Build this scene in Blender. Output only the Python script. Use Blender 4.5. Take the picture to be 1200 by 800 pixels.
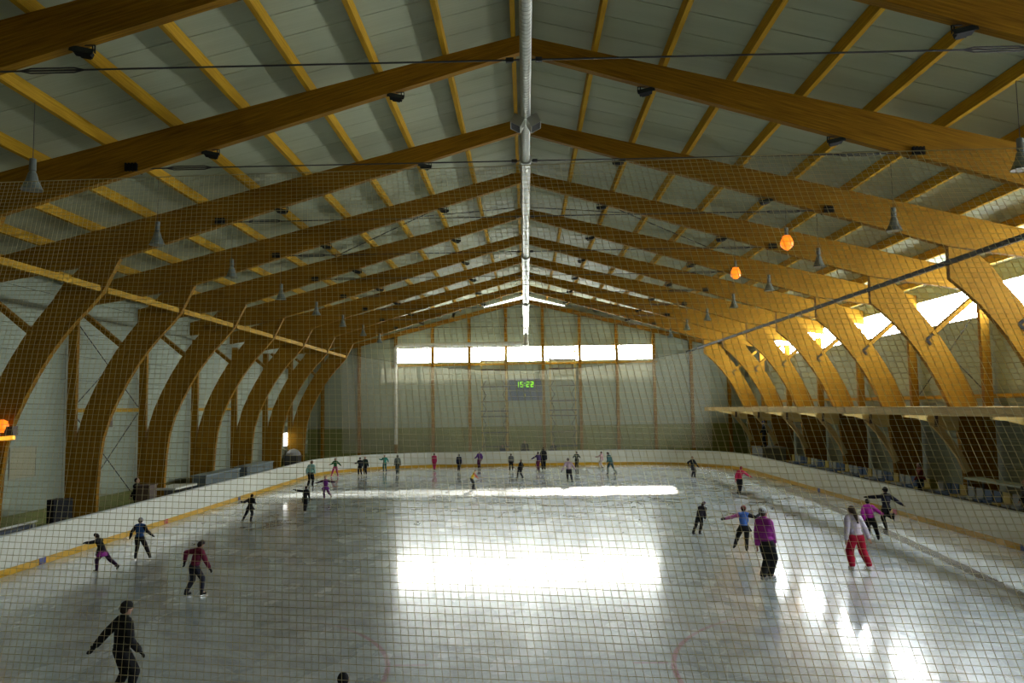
import bpy, bmesh, math, random
from mathutils import Vector, Matrix
random.seed(7)
for o in list(bpy.data.objects): bpy.data.objects.remove(o)
sc = bpy.context.scene
COL = sc.collection
R = math.radians

# ------------------------------------------------------------------ camera
FPX, CAMZ = 937.0, 4.6
cam_d = bpy.data.cameras.new('camera'); cam = bpy.data.objects.new('camera', cam_d); COL.objects.link(cam)
cam_d.sensor_width = 36; cam_d.lens = FPX / 1200 * 36; cam_d.clip_start = .05; cam_d.clip_end = 500
CM = Matrix.Rotation(R(.92), 4, 'Z') @ Matrix.Rotation(R(90 + 4.7), 4, 'X') @ Matrix.Rotation(R(-.9), 4, 'Z')
CM.translation = (0, 0, CAMZ)
cam.matrix_world = CM
sc.camera = cam

def ground(px, py, z=0.0):
    """point of the horizontal plane z that the photograph shows at pixel px, py"""
    v = (CM.to_3x3() @ Vector(((px - 600) / FPX, (400 - py) / FPX, -1)))
    t = (z - CAMZ) / v.z
    return Vector((v.x * t, v.y * t, z))

# ------------------------------------------------------------------ sky, sun, exposure
w = bpy.data.worlds.new('sky'); sc.world = w; w.use_nodes = True
bg = w.node_tree.nodes['Background']
bg.inputs[0].default_value = (.80, .90, 1.0, 1); bg.inputs[1].default_value = 5.0
sun_d = bpy.data.lights.new('sun', 'SUN'); sun = bpy.data.objects.new('sun', sun_d); COL.objects.link(sun)
sun_d.energy = 60; sun_d.angle = R(1.6); sun_d.color = (1, .93, .80)
sun.rotation_euler = Vector((-2.95, -24.3, -9.17)).to_track_quat('-Z', 'Y').to_euler()
sun.location = (8, 100, 40)
vs = sc.view_settings
vs.view_transform = 'Standard'; vs.look = 'None'; vs.gamma = 1; vs.use_curve_mapping = False
vs.exposure = -.62
WINDOW_RIGHT, WINDOW_BACK, FILL_NEAR = 58.0, 27.0, 1.2

# ------------------------------------------------------------------ materials
def lin(c):
    if isinstance(c, str):
        c = [int(c[i:i + 2], 16) / 255 for i in (0, 2, 4)]
        c = [x / 12.92 if x <= .04045 else ((x + .055) / 1.055) ** 2.4 for x in c]
    return (c[0], c[1], c[2], 1)
MATS = {}
def mat(name, color, rough=.6, metal=0, spec=.5, noise=None, bump=None, emit=None, coat=0):
    """noise = (scale vector, amount); bump = (scale vector, strength)"""
    if name in MATS: return MATS[name]
    m = bpy.data.materials.new(name); m.use_nodes = True
    nt = m.node_tree; b = nt.nodes['Principled BSDF']
    col = lin(color)
    b.inputs['Base Color'].default_value = col
    b.inputs['Roughness'].default_value = rough
    b.inputs['Metallic'].default_value = metal
    b.inputs['Specular IOR Level'].default_value = spec
    b.inputs['Coat Weight'].default_value = coat
    if noise or bump:
        tc = nt.nodes.new('ShaderNodeTexCoord')
    if noise:
        mp = nt.nodes.new('ShaderNodeMapping'); mp.inputs['Scale'].default_value = noise[0]
        nz = nt.nodes.new('ShaderNodeTexNoise'); nz.inputs['Scale'].default_value = 1; nz.inputs['Detail'].default_value = 5
        rp = nt.nodes.new('ShaderNodeMix'); rp.data_type = 'RGBA'
        k = noise[1]
        rp.inputs['A'].default_value = (col[0] * (1 - k), col[1] * (1 - k), col[2] * (1 - k), 1)
        rp.inputs['B'].default_value = (min(1, col[0] * (1 + k)), min(1, col[1] * (1 + k)), min(1, col[2] * (1 + k)), 1)
        nt.links.new(tc.outputs['Object'], mp.inputs[0]); nt.links.new(mp.outputs[0], nz.inputs['Vector'])
        nt.links.new(nz.outputs['Fac'], rp.inputs['Factor']); nt.links.new(rp.outputs['Result'], b.inputs['Base Color'])
    if bump:
        mp2 = nt.nodes.new('ShaderNodeMapping'); mp2.inputs['Scale'].default_value = bump[0]
        n2 = nt.nodes.new('ShaderNodeTexNoise'); n2.inputs['Scale'].default_value = 1
        bp = nt.nodes.new('ShaderNodeBump'); bp.inputs['Strength'].default_value = bump[1]; bp.inputs['Distance'].default_value = .02
        nt.links.new(tc.outputs['Object'], mp2.inputs[0]); nt.links.new(mp2.outputs[0], n2.inputs['Vector'])
        nt.links.new(n2.outputs['Fac'], bp.inputs['Height']); nt.links.new(bp.outputs[0], b.inputs['Normal'])
    if emit:
        b.inputs['Emission Color'].default_value = lin(emit[0]); b.inputs['Emission Strength'].default_value = emit[1]
    MATS[name] = m
    return m

def wood(name, c1, c2, rough=.72):
    """glued laminated timber: UV u runs along the beam, v across it, both in metres"""
    m = bpy.data.materials.new(name); m.use_nodes = True
    nt = m.node_tree; b = nt.nodes['Principled BSDF']; L = nt.links.new
    uv = nt.nodes.new('ShaderNodeUVMap'); uv.uv_map = 'UVMap'
    mp = nt.nodes.new('ShaderNodeMapping'); mp.inputs['Scale'].default_value = (.9, 24, 1)
    nz = nt.nodes.new('ShaderNodeTexNoise'); nz.inputs['Scale'].default_value = 1; nz.inputs['Detail'].default_value = 6
    nz.inputs['Roughness'].default_value = .6
    L(uv.outputs[0], mp.inputs[0]); L(mp.outputs[0], nz.inputs['Vector'])
    rp = nt.nodes.new('ShaderNodeValToRGB')
    rp.color_ramp.elements[0].position = .3; rp.color_ramp.elements[0].color = lin(c1)
    rp.color_ramp.elements[1].position = .72; rp.color_ramp.elements[1].color = lin(c2)
    L(nz.outputs['Fac'], rp.inputs[0])
    # lamination joints
    sp = nt.nodes.new('ShaderNodeSeparateXYZ'); L(uv.outputs[0], sp.inputs[0])
    ma = nt.nodes.new('ShaderNodeMath'); ma.operation = 'MULTIPLY'; ma.inputs[1].default_value = 1 / .042; L(sp.outputs[1], ma.inputs[0])
    fr = nt.nodes.new('ShaderNodeMath'); fr.operation = 'FRACT'; L(ma.outputs[0], fr.inputs[0])
    lt = nt.nodes.new('ShaderNodeMath'); lt.operation = 'LESS_THAN'; lt.inputs[1].default_value = .09; L(fr.outputs[0], lt.inputs[0])
    am = nt.nodes.new('ShaderNodeMath'); am.operation = 'MULTIPLY'; am.inputs[1].default_value = .35; L(lt.outputs[0], am.inputs[0])
    mx = nt.nodes.new('ShaderNodeMix'); mx.data_type = 'RGBA'; mx.inputs['B'].default_value = lin((.08, .035, .008))
    L(am.outputs[0], mx.inputs['Factor']); L(rp.outputs[0], mx.inputs['A']); L(mx.outputs['Result'], b.inputs['Base Color'])
    b.inputs['Roughness'].default_value = rough; b.inputs['Specular IOR Level'].default_value = .12
    MATS[name] = m
    return m

def pane_mat(name, color, strength, see):
    """translucent glazing full of daylight, lets a share of the sun through"""
    m = bpy.data.materials.new(name); m.use_nodes = True
    nt = m.node_tree; nt.nodes.remove(nt.nodes['Principled BSDF'])
    tr = nt.nodes.new('ShaderNodeBsdfTransparent'); tr.inputs[0].default_value = (see, see, see, 1)
    em = nt.nodes.new('ShaderNodeEmission'); em.inputs[0].default_value = lin(color); em.inputs[1].default_value = strength
    ad = nt.nodes.new('ShaderNodeAddShader'); nt.links.new(tr.outputs[0], ad.inputs[0]); nt.links.new(em.outputs[0], ad.inputs[1])
    nt.links.new(ad.outputs[0], nt.nodes['Material Output'].inputs[0])
    MATS[name] = m
    return m

def net_mat(name, color):
    m = bpy.data.materials.new(name); m.use_nodes = True
    nt = m.node_tree; nt.nodes.remove(nt.nodes['Principled BSDF'])
    d = nt.nodes.new('ShaderNodeBsdfDiffuse'); d.inputs[0].default_value = lin(color)
    t = nt.nodes.new('ShaderNodeBsdfTranslucent'); t.inputs[0].default_value = lin(color)
    x = nt.nodes.new('ShaderNodeMixShader'); x.inputs[0].default_value = .45
    nt.links.new(d.outputs[0], x.inputs[1]); nt.links.new(t.outputs[0], x.inputs[2])
    nt.links.new(x.outputs[0], nt.nodes['Material Output'].inputs[0])
    MATS[name] = m
    return m

GLULAM = wood('glulam', (.155, .068, .002), (.375, .188, .009))
PURLIN = wood('purlin_timber', (.34, .18, .010), (.60, .35, .025))
PALE2 = wood('bracket_timber', (.58, .42, .14), (.80, .62, .28))
PALE = wood('pale_timber', (.46, .32, .12), (.66, .50, .24))
DECK = mat('roof_panel_metal', (.37, .39, .265), .6, spec=.15, noise=((.3, 2.5, 1), .12), bump=((.05, 11, 1), .5))
PANEL = mat('wall_panel_metal', (.31, .35, .265), .6, spec=.3, noise=((.4, .4, 3), .08), bump=((.02, .02, 9), .12))
WALL_BASE = mat('wall_base_olive', (.17, .185, .045), .6, noise=((.6, .6, .6), .15))
CONC = mat('concrete_floor', (.13, .135, .12), .7, noise=((.5, .5, .5), .3))
WHITE_BOARD = mat('board_plastic', (.70, .70, .60), .38, noise=((.8, .8, 2), .05))
YELLOW = mat('kick_plastic', (.60, .34, .012), .4, noise=((1.2, 1.2, 1.2), .12))
BLACK = mat('black_metal', (.008, .008, .008), .7, spec=.15)
STEEL = mat('galvanized_steel', (.48, .50, .45), .33, metal=.9, noise=((2, 6, 2), .12))
GREYSTEEL = mat('grey_steel', (.16, .165, .16), .45, metal=.4)
CABLE = mat('steel_cable', (.02, .02, .02), .5)
WHITE_PIPE = mat('white_pipe', (.62, .63, .56), .5)
NET_NEAR = net_mat('net_cord', (.62, .56, .34))
NET_FAR = net_mat('far_net_cord', (.85, .86, .78))

# ------------------------------------------------------------------ mesh helpers
class MB:
    def __init__(s): s.v = []; s.f = []; s.uv = []
    def face(s, idx, uv=None):
        s.f.append(tuple(idx)); s.uv.append(uv or [(0, 0)] * len(idx))
    def box(s, x0, x1, y0, y1, z0, z1):
        n = len(s.v)
        s.v += [(x, y, z) for z in (z0, z1) for y in (y0, y1) for x in (x0, x1)]
        dx, dy, dz = x1 - x0, y1 - y0, z1 - z0
        L = max(dx, dy, dz)
        def q(a, b, c, d, u, v):
            uv = [(0, 0), (u, 0), (u, v), (0, v)]
            if v > u: uv = [(0, 0), (0, u), (v, u), (v, 0)]
            s.face((n + a, n + b, n + c, n + d), uv)
        q(0, 2, 3, 1, dy, dx); q(4, 5, 7, 6, dx, dy); q(0, 1, 5, 4, dx, dz)
        q(2, 6, 7, 3, dz, dx); q(0, 4, 6, 2, dz, dy); q(1, 3, 7, 5, dy, dz)
        return s
    def bar(s, p0, p1, w, h=None, up=(0, 0, 1)):
        """box beam from p0 to p1, w across, h along up"""
        h = h or w; p0 = Vector(p0); p1 = Vector(p1)
        d = (p1 - p0); L = d.length; d.normalize(); up = Vector(up)
        if abs(d.dot(up)) > .98: up = Vector((0, 1, 0))
        sx = d.cross(up).normalized(); uz = sx.cross(d).normalized()
        n = len(s.v)
        for p in (p0, p1):
            for a, b in ((-1, -1), (1, -1), (1, 1), (-1, 1)):
                s.v.append(tuple(p + sx * a * w / 2 + uz * b * h / 2))
        for i in range(4):
            j = (i + 1) % 4; wd = (w, h)[i % 2]
            s.face((n + i, n + j, n + 4 + j, n + 4 + i), [(0, 0), (0, wd), (L, wd), (L, 0)])
        s.face((n + 3, n + 2, n + 1, n), [(0, 0), (0, w), (h, w), (h, 0)]); s.face((n + 4, n + 5, n + 6, n + 7), [(0, 0), (0, w), (h, w), (h, 0)])
        return s
    def tube(s, pts, r, seg=8, cap=True):
        pts = [Vector(p) for p in pts]; rs = r if isinstance(r, (list, tuple)) else [r] * len(pts)
        base = len(s.v); prev = None
        for i, p in enumerate(pts):
            d = (pts[min(i + 1, len(pts) - 1)] - pts[max(i - 1, 0)]).normalized()
            a = Vector((0, 0, 1)) if abs(d.z) < .9 else Vector((0, 1, 0))
            if prev is not None: a = prev
            x = (a - d * a.dot(d)).normalized(); y = d.cross(x); prev = x
            for k in range(seg):
                t = 2 * math.pi * (k + .5) / seg
                s.v.append(tuple(p + (x * math.cos(t) + y * math.sin(t)) * rs[i]))
        for i in range(len(pts) - 1):
            for k in range(seg):
                a, b = base + i * seg + k, base + i * seg + (k + 1) % seg
                s.face((a, b, b + seg, a + seg))
        if cap:
            s.face([base + k for k in range(seg)][::-1]); e = base + (len(pts) - 1) * seg
            s.face([e + k for k in range(seg)])
        return s
    def lathe(s, prof, c=(0, 0, 0), seg=16, sx=1, sy=1):
        """prof = [(r, z)...] around the vertical axis"""
        base = len(s.v); c = Vector(c)
        for r, z in prof:
            for k in range(seg):
                t = 2 * math.pi * k / seg
                s.v.append((c.x + r * math.cos(t) * sx, c.y + r * math.sin(t) * sy, c.z + z))
        for i in range(len(prof) - 1):
            for k in range(seg):
                a, b = base + i * seg + k, base + i * seg + (k + 1) % seg
                s.face((a, b, b + seg, a + seg))
        s.face([base + k for k in range(seg)][::-1]); e = base + (len(prof) - 1) * seg
        s.face([e + k for k in range(seg)])
        return s
    def extrude_xz(s, poly, y0, y1):
        """polygon of (x, z) extruded along y"""
        n = len(s.v); N = len(poly)
        for y in (y0, y1): s.v += [(x, y, z) for x, z in poly]
        s.face(range(n, n + N), [(x, z) for x, z in poly]); s.face(range(n + 2 * N - 1, n + N - 1, -1), [(x, z) for x, z in poly][::-1])
        for i in range(N):
            j = (i + 1) % N
            L = math.dist(poly[i], poly[j])
            s.face((n + j, n + i, n + N + i, n + N + j), [(L, 0), (0, 0), (0, y1 - y0), (L, y1 - y0)])
        return s
    def ribbon(s, inner, outer, y0, y1):
        """curved beam between two point rows in the xz plane, uv along the row"""
        n = len(s.v); N = len(inner)
        u = [0]
        for i in range(1, N): u.append(u[-1] + math.dist(inner[i], inner[i - 1]))
        for y in (y0, y1):
            for row in (inner, outer): s.v += [(x, y, z) for x, z in row]
        I0, O0, I1, O1 = n, n + N, n + 2 * N, n + 3 * N
        for i in range(N - 1):
            t0 = math.dist(inner[i], outer[i]); t1 = math.dist(inner[i + 1], outer[i + 1]); b = y1 - y0
            fu = [(u[i], 0), (u[i + 1], 0), (u[i + 1], t1), (u[i], t0)]
            s.face((I0 + i, I0 + i + 1, O0 + i + 1, O0 + i), fu)
            s.face((I1 + i, O1 + i, O1 + i + 1, I1 + i + 1), [fu[0], fu[3], fu[2], fu[1]])
            s.face((I0 + i, I1 + i, I1 + i + 1, I0 + i + 1), [(u[i], 0), (u[i], b), (u[i + 1], b), (u[i + 1], 0)])
            s.face((O0 + i, O0 + i + 1, O1 + i + 1, O1 + i), [(u[i], 0), (u[i + 1], 0), (u[i + 1], b), (u[i], b)])
        s.face((I0, O0, O1, I1)); s.face((I0 + N - 1, I1 + N - 1, O1 + N - 1, O0 + N - 1))
        return s
    def mesh(s, name, m):
        me = bpy.data.meshes.new(name); me.from_pydata(s.v, [], s.f)
        ul = me.uv_layers.new(name='UVMap')
        flat = [c for fu in s.uv for c in fu]
        ul.data.foreach_set('uv', [x for c in flat for x in c])
        bm = bmesh.new(); bm.from_mesh(me); bmesh.ops.recalc_face_normals(bm, faces=bm.faces); bm.to_mesh(me); bm.free()
        if m: me.materials.append(m)
        return me
    def build(s, name, m, parent=None, smooth=False):
        me = s.mesh(name, m)
        if smooth:
            for p in me.polygons: p.use_smooth = len(p.vertices) == 4
        return put(name, me, parent)

def put(name, me, parent=None, loc=None):
    o = bpy.data.objects.new(name, me); COL.objects.link(o)
    if parent is not None: o.parent = parent
    if loc is not None: o.location = loc
    return o
def empty(name, loc=(0, 0, 0), rz=0):
    o = bpy.data.objects.new(name, None); COL.objects.link(o); o.location = loc; o.rotation_euler = (0, 0, rz); o.empty_display_size = .2
    return o
def tag(o, label=None, cat=None, group=None, kind=None):
    if label: o['label'] = label
    if cat: o['category'] = cat
    if group: o['group'] = group
    if kind: o['kind'] = kind
    return o
ORD = ['first', 'second', 'third', 'fourth', 'fifth', 'sixth', 'seventh', 'eighth', 'ninth', 'tenth', 'eleventh', 'twelfth', 'thirteenth', 'fourteenth']

# ------------------------------------------------------------------ building dimensions
Y_NEAR, Y_BACK = -6.0, 68.3
FR = [-3.9 + 6 * k for k in range(12)]            # planes of the frames; the last one stands at the far wall
XW = 18.65                                         # inner face of the side walls
def rtop(x): return 14.20 - .248 * abs(x)          # top of the rafters
PD = .32                                           # purlin depth
def deck_z(x): return rtop(x) + PD

# ------------------------------------------------------------------ ice and floor
def ice_material():
    m = bpy.data.materials.new('ice'); m.use_nodes = True
    nt = m.node_tree; b = nt.nodes['Principled BSDF']; L = nt.links.new
    def M(op, a, c=None, clamp=False):
        n = nt.nodes.new('ShaderNodeMath'); n.operation = op; n.use_clamp = clamp
        for i, q in enumerate((a, c)):
            if q is None: continue
            if isinstance(q, (int, float)): n.inputs[i].default_value = q
            else: L(q, n.inputs[i])
        return n.outputs[0]
    tc = nt.nodes.new('ShaderNodeTexCoord'); P = tc.outputs['Object']
    sp = nt.nodes.new('ShaderNodeSeparateXYZ'); L(P, sp.inputs[0]); X, Y = sp.outputs[0], sp.outputs[1]
    def noise(scale, det=5, vec=P, dist=0, rough=.6):
        mp = nt.nodes.new('ShaderNodeMapping'); mp.inputs['Scale'].default_value = scale; L(vec, mp.inputs[0])
        n = nt.nodes.new('ShaderNodeTexNoise'); n.inputs['Scale'].default_value = 1; n.inputs['Detail'].default_value = det
        n.inputs['Distortion'].default_value = dist; n.inputs['Roughness'].default_value = rough
        L(mp.outputs[0], n.inputs['Vector']); return n.outputs['Fac']
    def band(v, c, half, soft=.03):      # 1 inside |v - c| < half
        d = M('ABSOLUTE', M('SUBTRACT', v, c))
        return M('MULTIPLY', M('SUBTRACT', half + soft, d), 1 / soft, True)
    def mixc(f, a, bcol):
        x = nt.nodes.new('ShaderNodeMix'); x.data_type = 'RGBA'; L(f, x.inputs['Factor'])
        if isinstance(a, tuple): x.inputs['A'].default_value = a
        else: L(a, x.inputs['A'])
        x.inputs['B'].default_value = bcol
        return x.outputs['Result']
    n1 = noise((.5, .5, 1), 8, dist=1.5, rough=.72)
    rp = nt.nodes.new('ShaderNodeValToRGB'); L(n1, rp.inputs[0])
    rp.color_ramp.elements[0].position = .32; rp.color_ramp.elements[0].color = (.28, .325, .335, 1)
    rp.color_ramp.elements[1].position = .7; rp.color_ramp.elements[1].color = (.64, .71, .73, 1)
    c = rp.outputs[0]
    # skate scratches: fine curved lines of several families
    for scl, mul, wd, off, k in (((.22, .17, 1), 16, .05, 0, .55), ((.3, .12, 1), 22, .05, 31, .4), ((.6, .5, 1), 9, .04, 57, .4)):
        mpo = nt.nodes.new('ShaderNodeMapping'); mpo.inputs['Location'].default_value = (off, off * .7, 0); L(P, mpo.inputs[0])
        nn = noise(scl, 2, mpo.outputs[0], .4, .45)
        ln = M('LESS_THAN', M('FRACT', M('MULTIPLY', nn, mul)), wd)
        pt = M('MULTIPLY', M('SUBTRACT', noise((.4, .3, 1), 5, mpo.outputs[0]), .42, True), 4, True)
        c = mixc(M('MULTIPLY', M('MULTIPLY', ln, pt), k), c, (.80, .84, .84, 1))
    # markings frozen under the ice
    def ring(cx, cy, r, wd):
        dx = M('SUBTRACT', X, cx); dy = M('SUBTRACT', Y, cy)
        return band(M('SQRT', M('ADD', M('MULTIPLY', dx, dx), M('MULTIPLY', dy, dy))), r, wd)
    wear = M('MULTIPLY', noise((.45, .3, 1), 3), .8)
    red, blue = (.42, .05, .10, 1), (.12, .16, .30, 1)
    def paint(c, f, col, k): return mixc(M('MULTIPLY', f, M('MULTIPLY', wear, k)), c, col)
    c = paint(c, band(Y, 33.4, .13), (.34, .16, .18, 1), .35)
    for yy in (24.9, 41.9): c = paint(c, band(Y, yy, .13), blue, .5)
    for cx in (-7, 7):
        for cy in (14.0, 52.8): c = paint(c, M('MULTIPLY', ring(cx, cy, 4.5, .03), band(X, 0, 3.3, 1.5)), red, 1.2 if cy < 20 else .4)
        for cy in (13.2, 14.8):      # hash marks beside the circles
            s = 1 if cx < 0 else -1
            c = paint(c, M('MULTIPLY', band(Y, cy, .03), band(X, cx + s * 4.85, .3)), red, .8)
    c = paint(c, band(Y, 59.4, .05), red, .4); c = paint(c, band(Y, 7.4, .05), red, .5)
    c = paint(c, ring(0, 33.4, 4.5, .05), blue, .25)
    # brownish line that bends along the right boards
    yy = M('SUBTRACT', 62, Y)
    xt = M('SUBTRACT', M('SUBTRACT', 14.85, M('MULTIPLY', yy, .028)), M('MULTIPLY', M('MULTIPLY', yy, yy), .00114))
    tr = M('MULTIPLY', band(M('SUBTRACT', X, xt), 0, .10, .20), M('MULTIPLY', M('GREATER_THAN', Y, 8), .95))
    c = mixc(tr, c, (.075, .058, .030, 1))
    L(c, b.inputs['Base Color'])
    ro = M('ADD', M('MULTIPLY', noise((.5, .25, 1), 5), .20), .16); L(ro, b.inputs['Roughness'])
    b.inputs['Coat Weight'].default_value = .75; b.inputs['Coat IOR'].default_value = 1.31
    L(M('ADD', M('MULTIPLY', noise((.7, .35, 1), 5), .12), .04), b.inputs['Coat Roughness'])
    b.inputs['IOR'].default_value = 1.31
    b.inputs['Specular IOR Level'].default_value = .5
    bp = nt.nodes.new('ShaderNodeBump'); bp.inputs['Strength'].default_value = .10; bp.inputs['Distance'].default_value = .02
    L(noise((5, .5, 1), 4), bp.inputs['Height']); L(bp.outputs[0], b.inputs['Normal'])
    return m
ICE = ice_material()
RX, Y0, Y1, RC = 15.0, 3.4, 63.4, 8.5
def rink_outline(inset=0.0, step=10):
    """counter-clockwise outline of the rink as (x, y)"""
    out = []
    r = RC - inset
    for cx, cy, a0 in ((RX - RC, Y0 + RC, -90), (RX - RC, Y1 - RC, 0), (-RX + RC, Y1 - RC, 90), (-RX + RC, Y0 + RC, 180)):
        for k in range(step + 1):
            a = R(a0 + 90 * k / step); out.append((cx + r * math.cos(a), cy + r * math.sin(a)))
    return out
mb = MB(); ol = rink_outline(0, 16)
mb.v = [(x, y, 0) for x, y in ol] + [(x, y, -.06) for x, y in ol]; N = len(ol)
mb.face(range(N)); mb.face(range(2 * N - 1, N - 1, -1))
for i in range(N): mb.face((i, (i + 1) % N, N + (i + 1) % N, N + i))
tag(mb.build('ice_sheet', ICE), 'scratched glossy sheet of ice filling the rink', 'ice', kind='structure')
tag(MB().box(-XW - .3, XW + .3, Y_NEAR - .3, Y_BACK + .3, -.3, -.06).build('floor', CONC), 'dark concrete hall floor around the rink', 'floor', kind='structure')
# walkway beside the rink, level with the ice
for sx, nm in ((-1, 'trim_1'), (1, 'trim_2')):
    a, b_ = sorted((sx * 15.2, sx * (XW - .01)))
    tag(MB().box(a, b_, Y_NEAR, Y_BACK, -.06, 0).build(nm, CONC), 'grey concrete walkway along the %s side of the rink' % ('left' if sx < 0 else 'right'), 'walkway', kind='structure')

# ------------------------------------------------------------------ roof: panels and purlins
ceil = tag(empty('ceiling', (0, 0, 13.9)), 'grey green metal roof panels carried by timber purlins', 'ceiling', kind='structure')
def child(mb_or_me, name, m, parent, loc=None):
    me = mb_or_me.mesh(name, m) if isinstance(mb_or_me, MB) else mb_or_me
    return put(name, me, parent, loc)
PW = 1.0
for s in (-1, 1):
    xe = XW + .45
    poly = [(0, 14.52), (s * xe, deck_z(xe)), (s * xe, deck_z(xe) + .12), (0, 14.64)]
    me = MB().extrude_xz([(x, z - 13.9) for x, z in poly], 0, PW - .022).mesh('roof_panel', DECK)
    y = Y_NEAR - .3
    while y < Y_BACK + .2:
        put('roof_panel', me, ceil, (0, y, random.uniform(0, .006))); y += PW
    # weather layer above so that no sun leaks through the joints
    poly2 = [(0, 14.66), (s * xe, deck_z(xe) + .14), (s * xe, deck_z(xe) + .22), (0, 14.74)]
    MB().extrude_xz([(x, z - 13.9) for x, z in poly2], Y_NEAR - .5, Y_BACK + .6).build('roof_skin', GREYSTEEL, ceil)
PXS = [.17] + [1.95 + 1.77 * k for k in range(10)]
for s in (-1, 1):
    for px in PXS:
        z = rtop(px) + PD / 2 - 13.9
        MB().bar((s * px, Y_NEAR, z), (s * px, Y_BACK, z), .12, PD - .01).build('purlin', PURLIN, ceil)
    # knee purlin that ties the arch heads together
kb = MB()
for k in range(12): kb.bar((-14.0, -3.9 + 6 * k - 5.75, 8.72), (-14.0, -3.9 + 6 * k - .25, 8.72), .12, .20)
for k in range(12): kb.bar((-14.02, -3.9 + 6 * k - .3, 8.72), (-14.02, -3.9 + 6 * k + .3, 8.72), .05, .10)
tag(kb.build('knee_beam', PURLIN), 'pale timber beam running along the left row of arch heads', 'beam')
kb = MB().bar((13.75, Y_NEAR, 9.05), (13.75, Y_BACK - .1, 9.05), .10, .15)
tag(kb.build('knee_beam', mat('dark_beam_paint', (.045, .047, .045), .7, spec=.15)), 'dark grey steel beam running along the right row of arch heads', 'beam')

# ------------------------------------------------------------------ laminated timber frames
INNER = [(13.87, 8.55), (14.35, 8.12), (14.82, 7.64), (15.25, 7.11), (15.65, 6.55), (16.05, 5.88), (16.42, 5.17), (16.75, 4.42), (17.0, 3.6), (17.13, 2.6), (17.2, 1.4), (17.22, 0)]
def offset_row(row, t):
    out = []
    for i, p in enumerate(row):
        a = Vector(row[max(i - 1, 0)]); b_ = Vector(row[min(i + 1, len(row) - 1)]); d = (b_ - a).normalized()
        n = Vector((-d.y, d.x)); n = n if n.x > 0 else -n
        out.append((p[0] + n.x * t, p[1] + n.y * t))
    return out
OUTER = offset_row(INNER, 1.06)
OUTER[0] = (14.85, 9.30); OUTER[1] = (15.25, 8.92); OUTER[-1] = (18.25, 0)
FB = .22
def rows(s, row): return [(s * x, z) for x, z in row]
shared = {}
for s in (-1, 1):
    # two rows so that the grain follows the beam
    inn = [(s * .01, 13.74), (s * 7, 11.67), (s * 13.87, 9.62), (s * (XW - .03), 8.85)]
    out = [(s * .01, rtop(.01) - .005), (s * 7, rtop(7) - .005), (s * 13.87, rtop(13.87) - .005), (s * (XW - .03), rtop(XW - .03) - .005)]
    shared['rafter', s] = MB().ribbon(inn, out, -FB / 2, FB / 2).mesh('rafter', GLULAM)
    top_i = [(s * 13.87, 9.60)] + rows(s, INNER)
    if s < 0: top_i[0] = (-13.40, 9.72); top_i[1] = (-13.95, 8.60)
    top_o = [(s * 14.75, 9.42)] + rows(s, OUTER)
    shared['arch', s] = MB().ribbon(top_i, top_o, -FB / 2 + .004, FB / 2 - .004).mesh('arch_leg', GLULAM)
    shared['strut', s] = MB().bar((s * 16.25, -.002, 7.25), (s * 17.9, -.002, 8.62), .16, .30, up=(0, 1, 0)).mesh('strut', GLULAM)
    shared['post', s] = MB().bar((s * 18.32, 0, 0), (s * 18.32, 0, 8.62), .34, .20, up=(0, 1, 0)).mesh('post', GLULAM)
    cl = MB(); cl.box(s * 10.05 - .16, s * 10.05 + .16, -FB / 2 - .06, FB / 2 + .06, 10.82, 10.99)
    for k in range(4): cl.box(s * 10.05 - .15 + k * .085, s * 10.05 - .11 + k * .085, -FB / 2 - .08, FB / 2 + .08, 10.80, 11.01)
    shared['clamp', s] = cl.mesh('cable_clamp', BLACK)
    pl = MB(); pl.bar((s * 15.98, -FB / 2 - .012, 7.02), (s * 16.32, -FB / 2 - .012, 7.30), .02, .10, up=(0, 0, 1)); pl.bar((s * 15.98, -FB / 2 - .012, 7.02), (s * 16.15, -FB / 2 - .012, 6.82), .02, .10)
    shared['plate', s] = pl.mesh('strut_plate', BLACK)
ca = MB(); ca.tube([(-10, 0, 10.90), (10, 0, 10.90)], .017, 6)
for s in (-1, 1):      # turnbuckles
    for dz in (-.045, .045): ca.tube([(s * 9.2, 0, 10.90), (s * 9.0, 0, 10.90 + dz), (s * 8.2, 0, 10.90 + dz), (s * 8.0, 0, 10.90)], .014, 6)
ca.box(-.26, -.12, -.03, .03, 10.86, 10.94).box(.28, .40, -.03, .03, 10.86, 10.94)
shared['cable'] = ca.mesh('tie_cable', CABLE)
VIS = [f for f in FR if f > 10]
for f in FR:
    fr = empty('timber_roof_frame', (0, f, 0))
    if f in VIS:
        k = VIS.index(f)
        lb = '%s glued timber roof frame counting from the camera' % ORD[k] + (', cut by the top corners' if k == 0 else ', the last before the far wall' if f == FR[-1] else '')
    else: lb = 'glued timber roof frame overhead near the camera, out of view'
    tag(fr, lb, 'roof frame', 'curved glued timber roof frames')
    for s in (-1, 1):
        put('rafter', shared['rafter', s], fr); put('arch_leg', shared['arch', s], fr)
        put('strut', shared['strut', s], fr); put('post', shared['post', s], fr)
        put('cable_clamp', shared['clamp', s], fr)
        if s > 0: put('strut_plate', shared['plate', s], fr)
    put('tie_cable', shared['cable'], fr)

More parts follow.
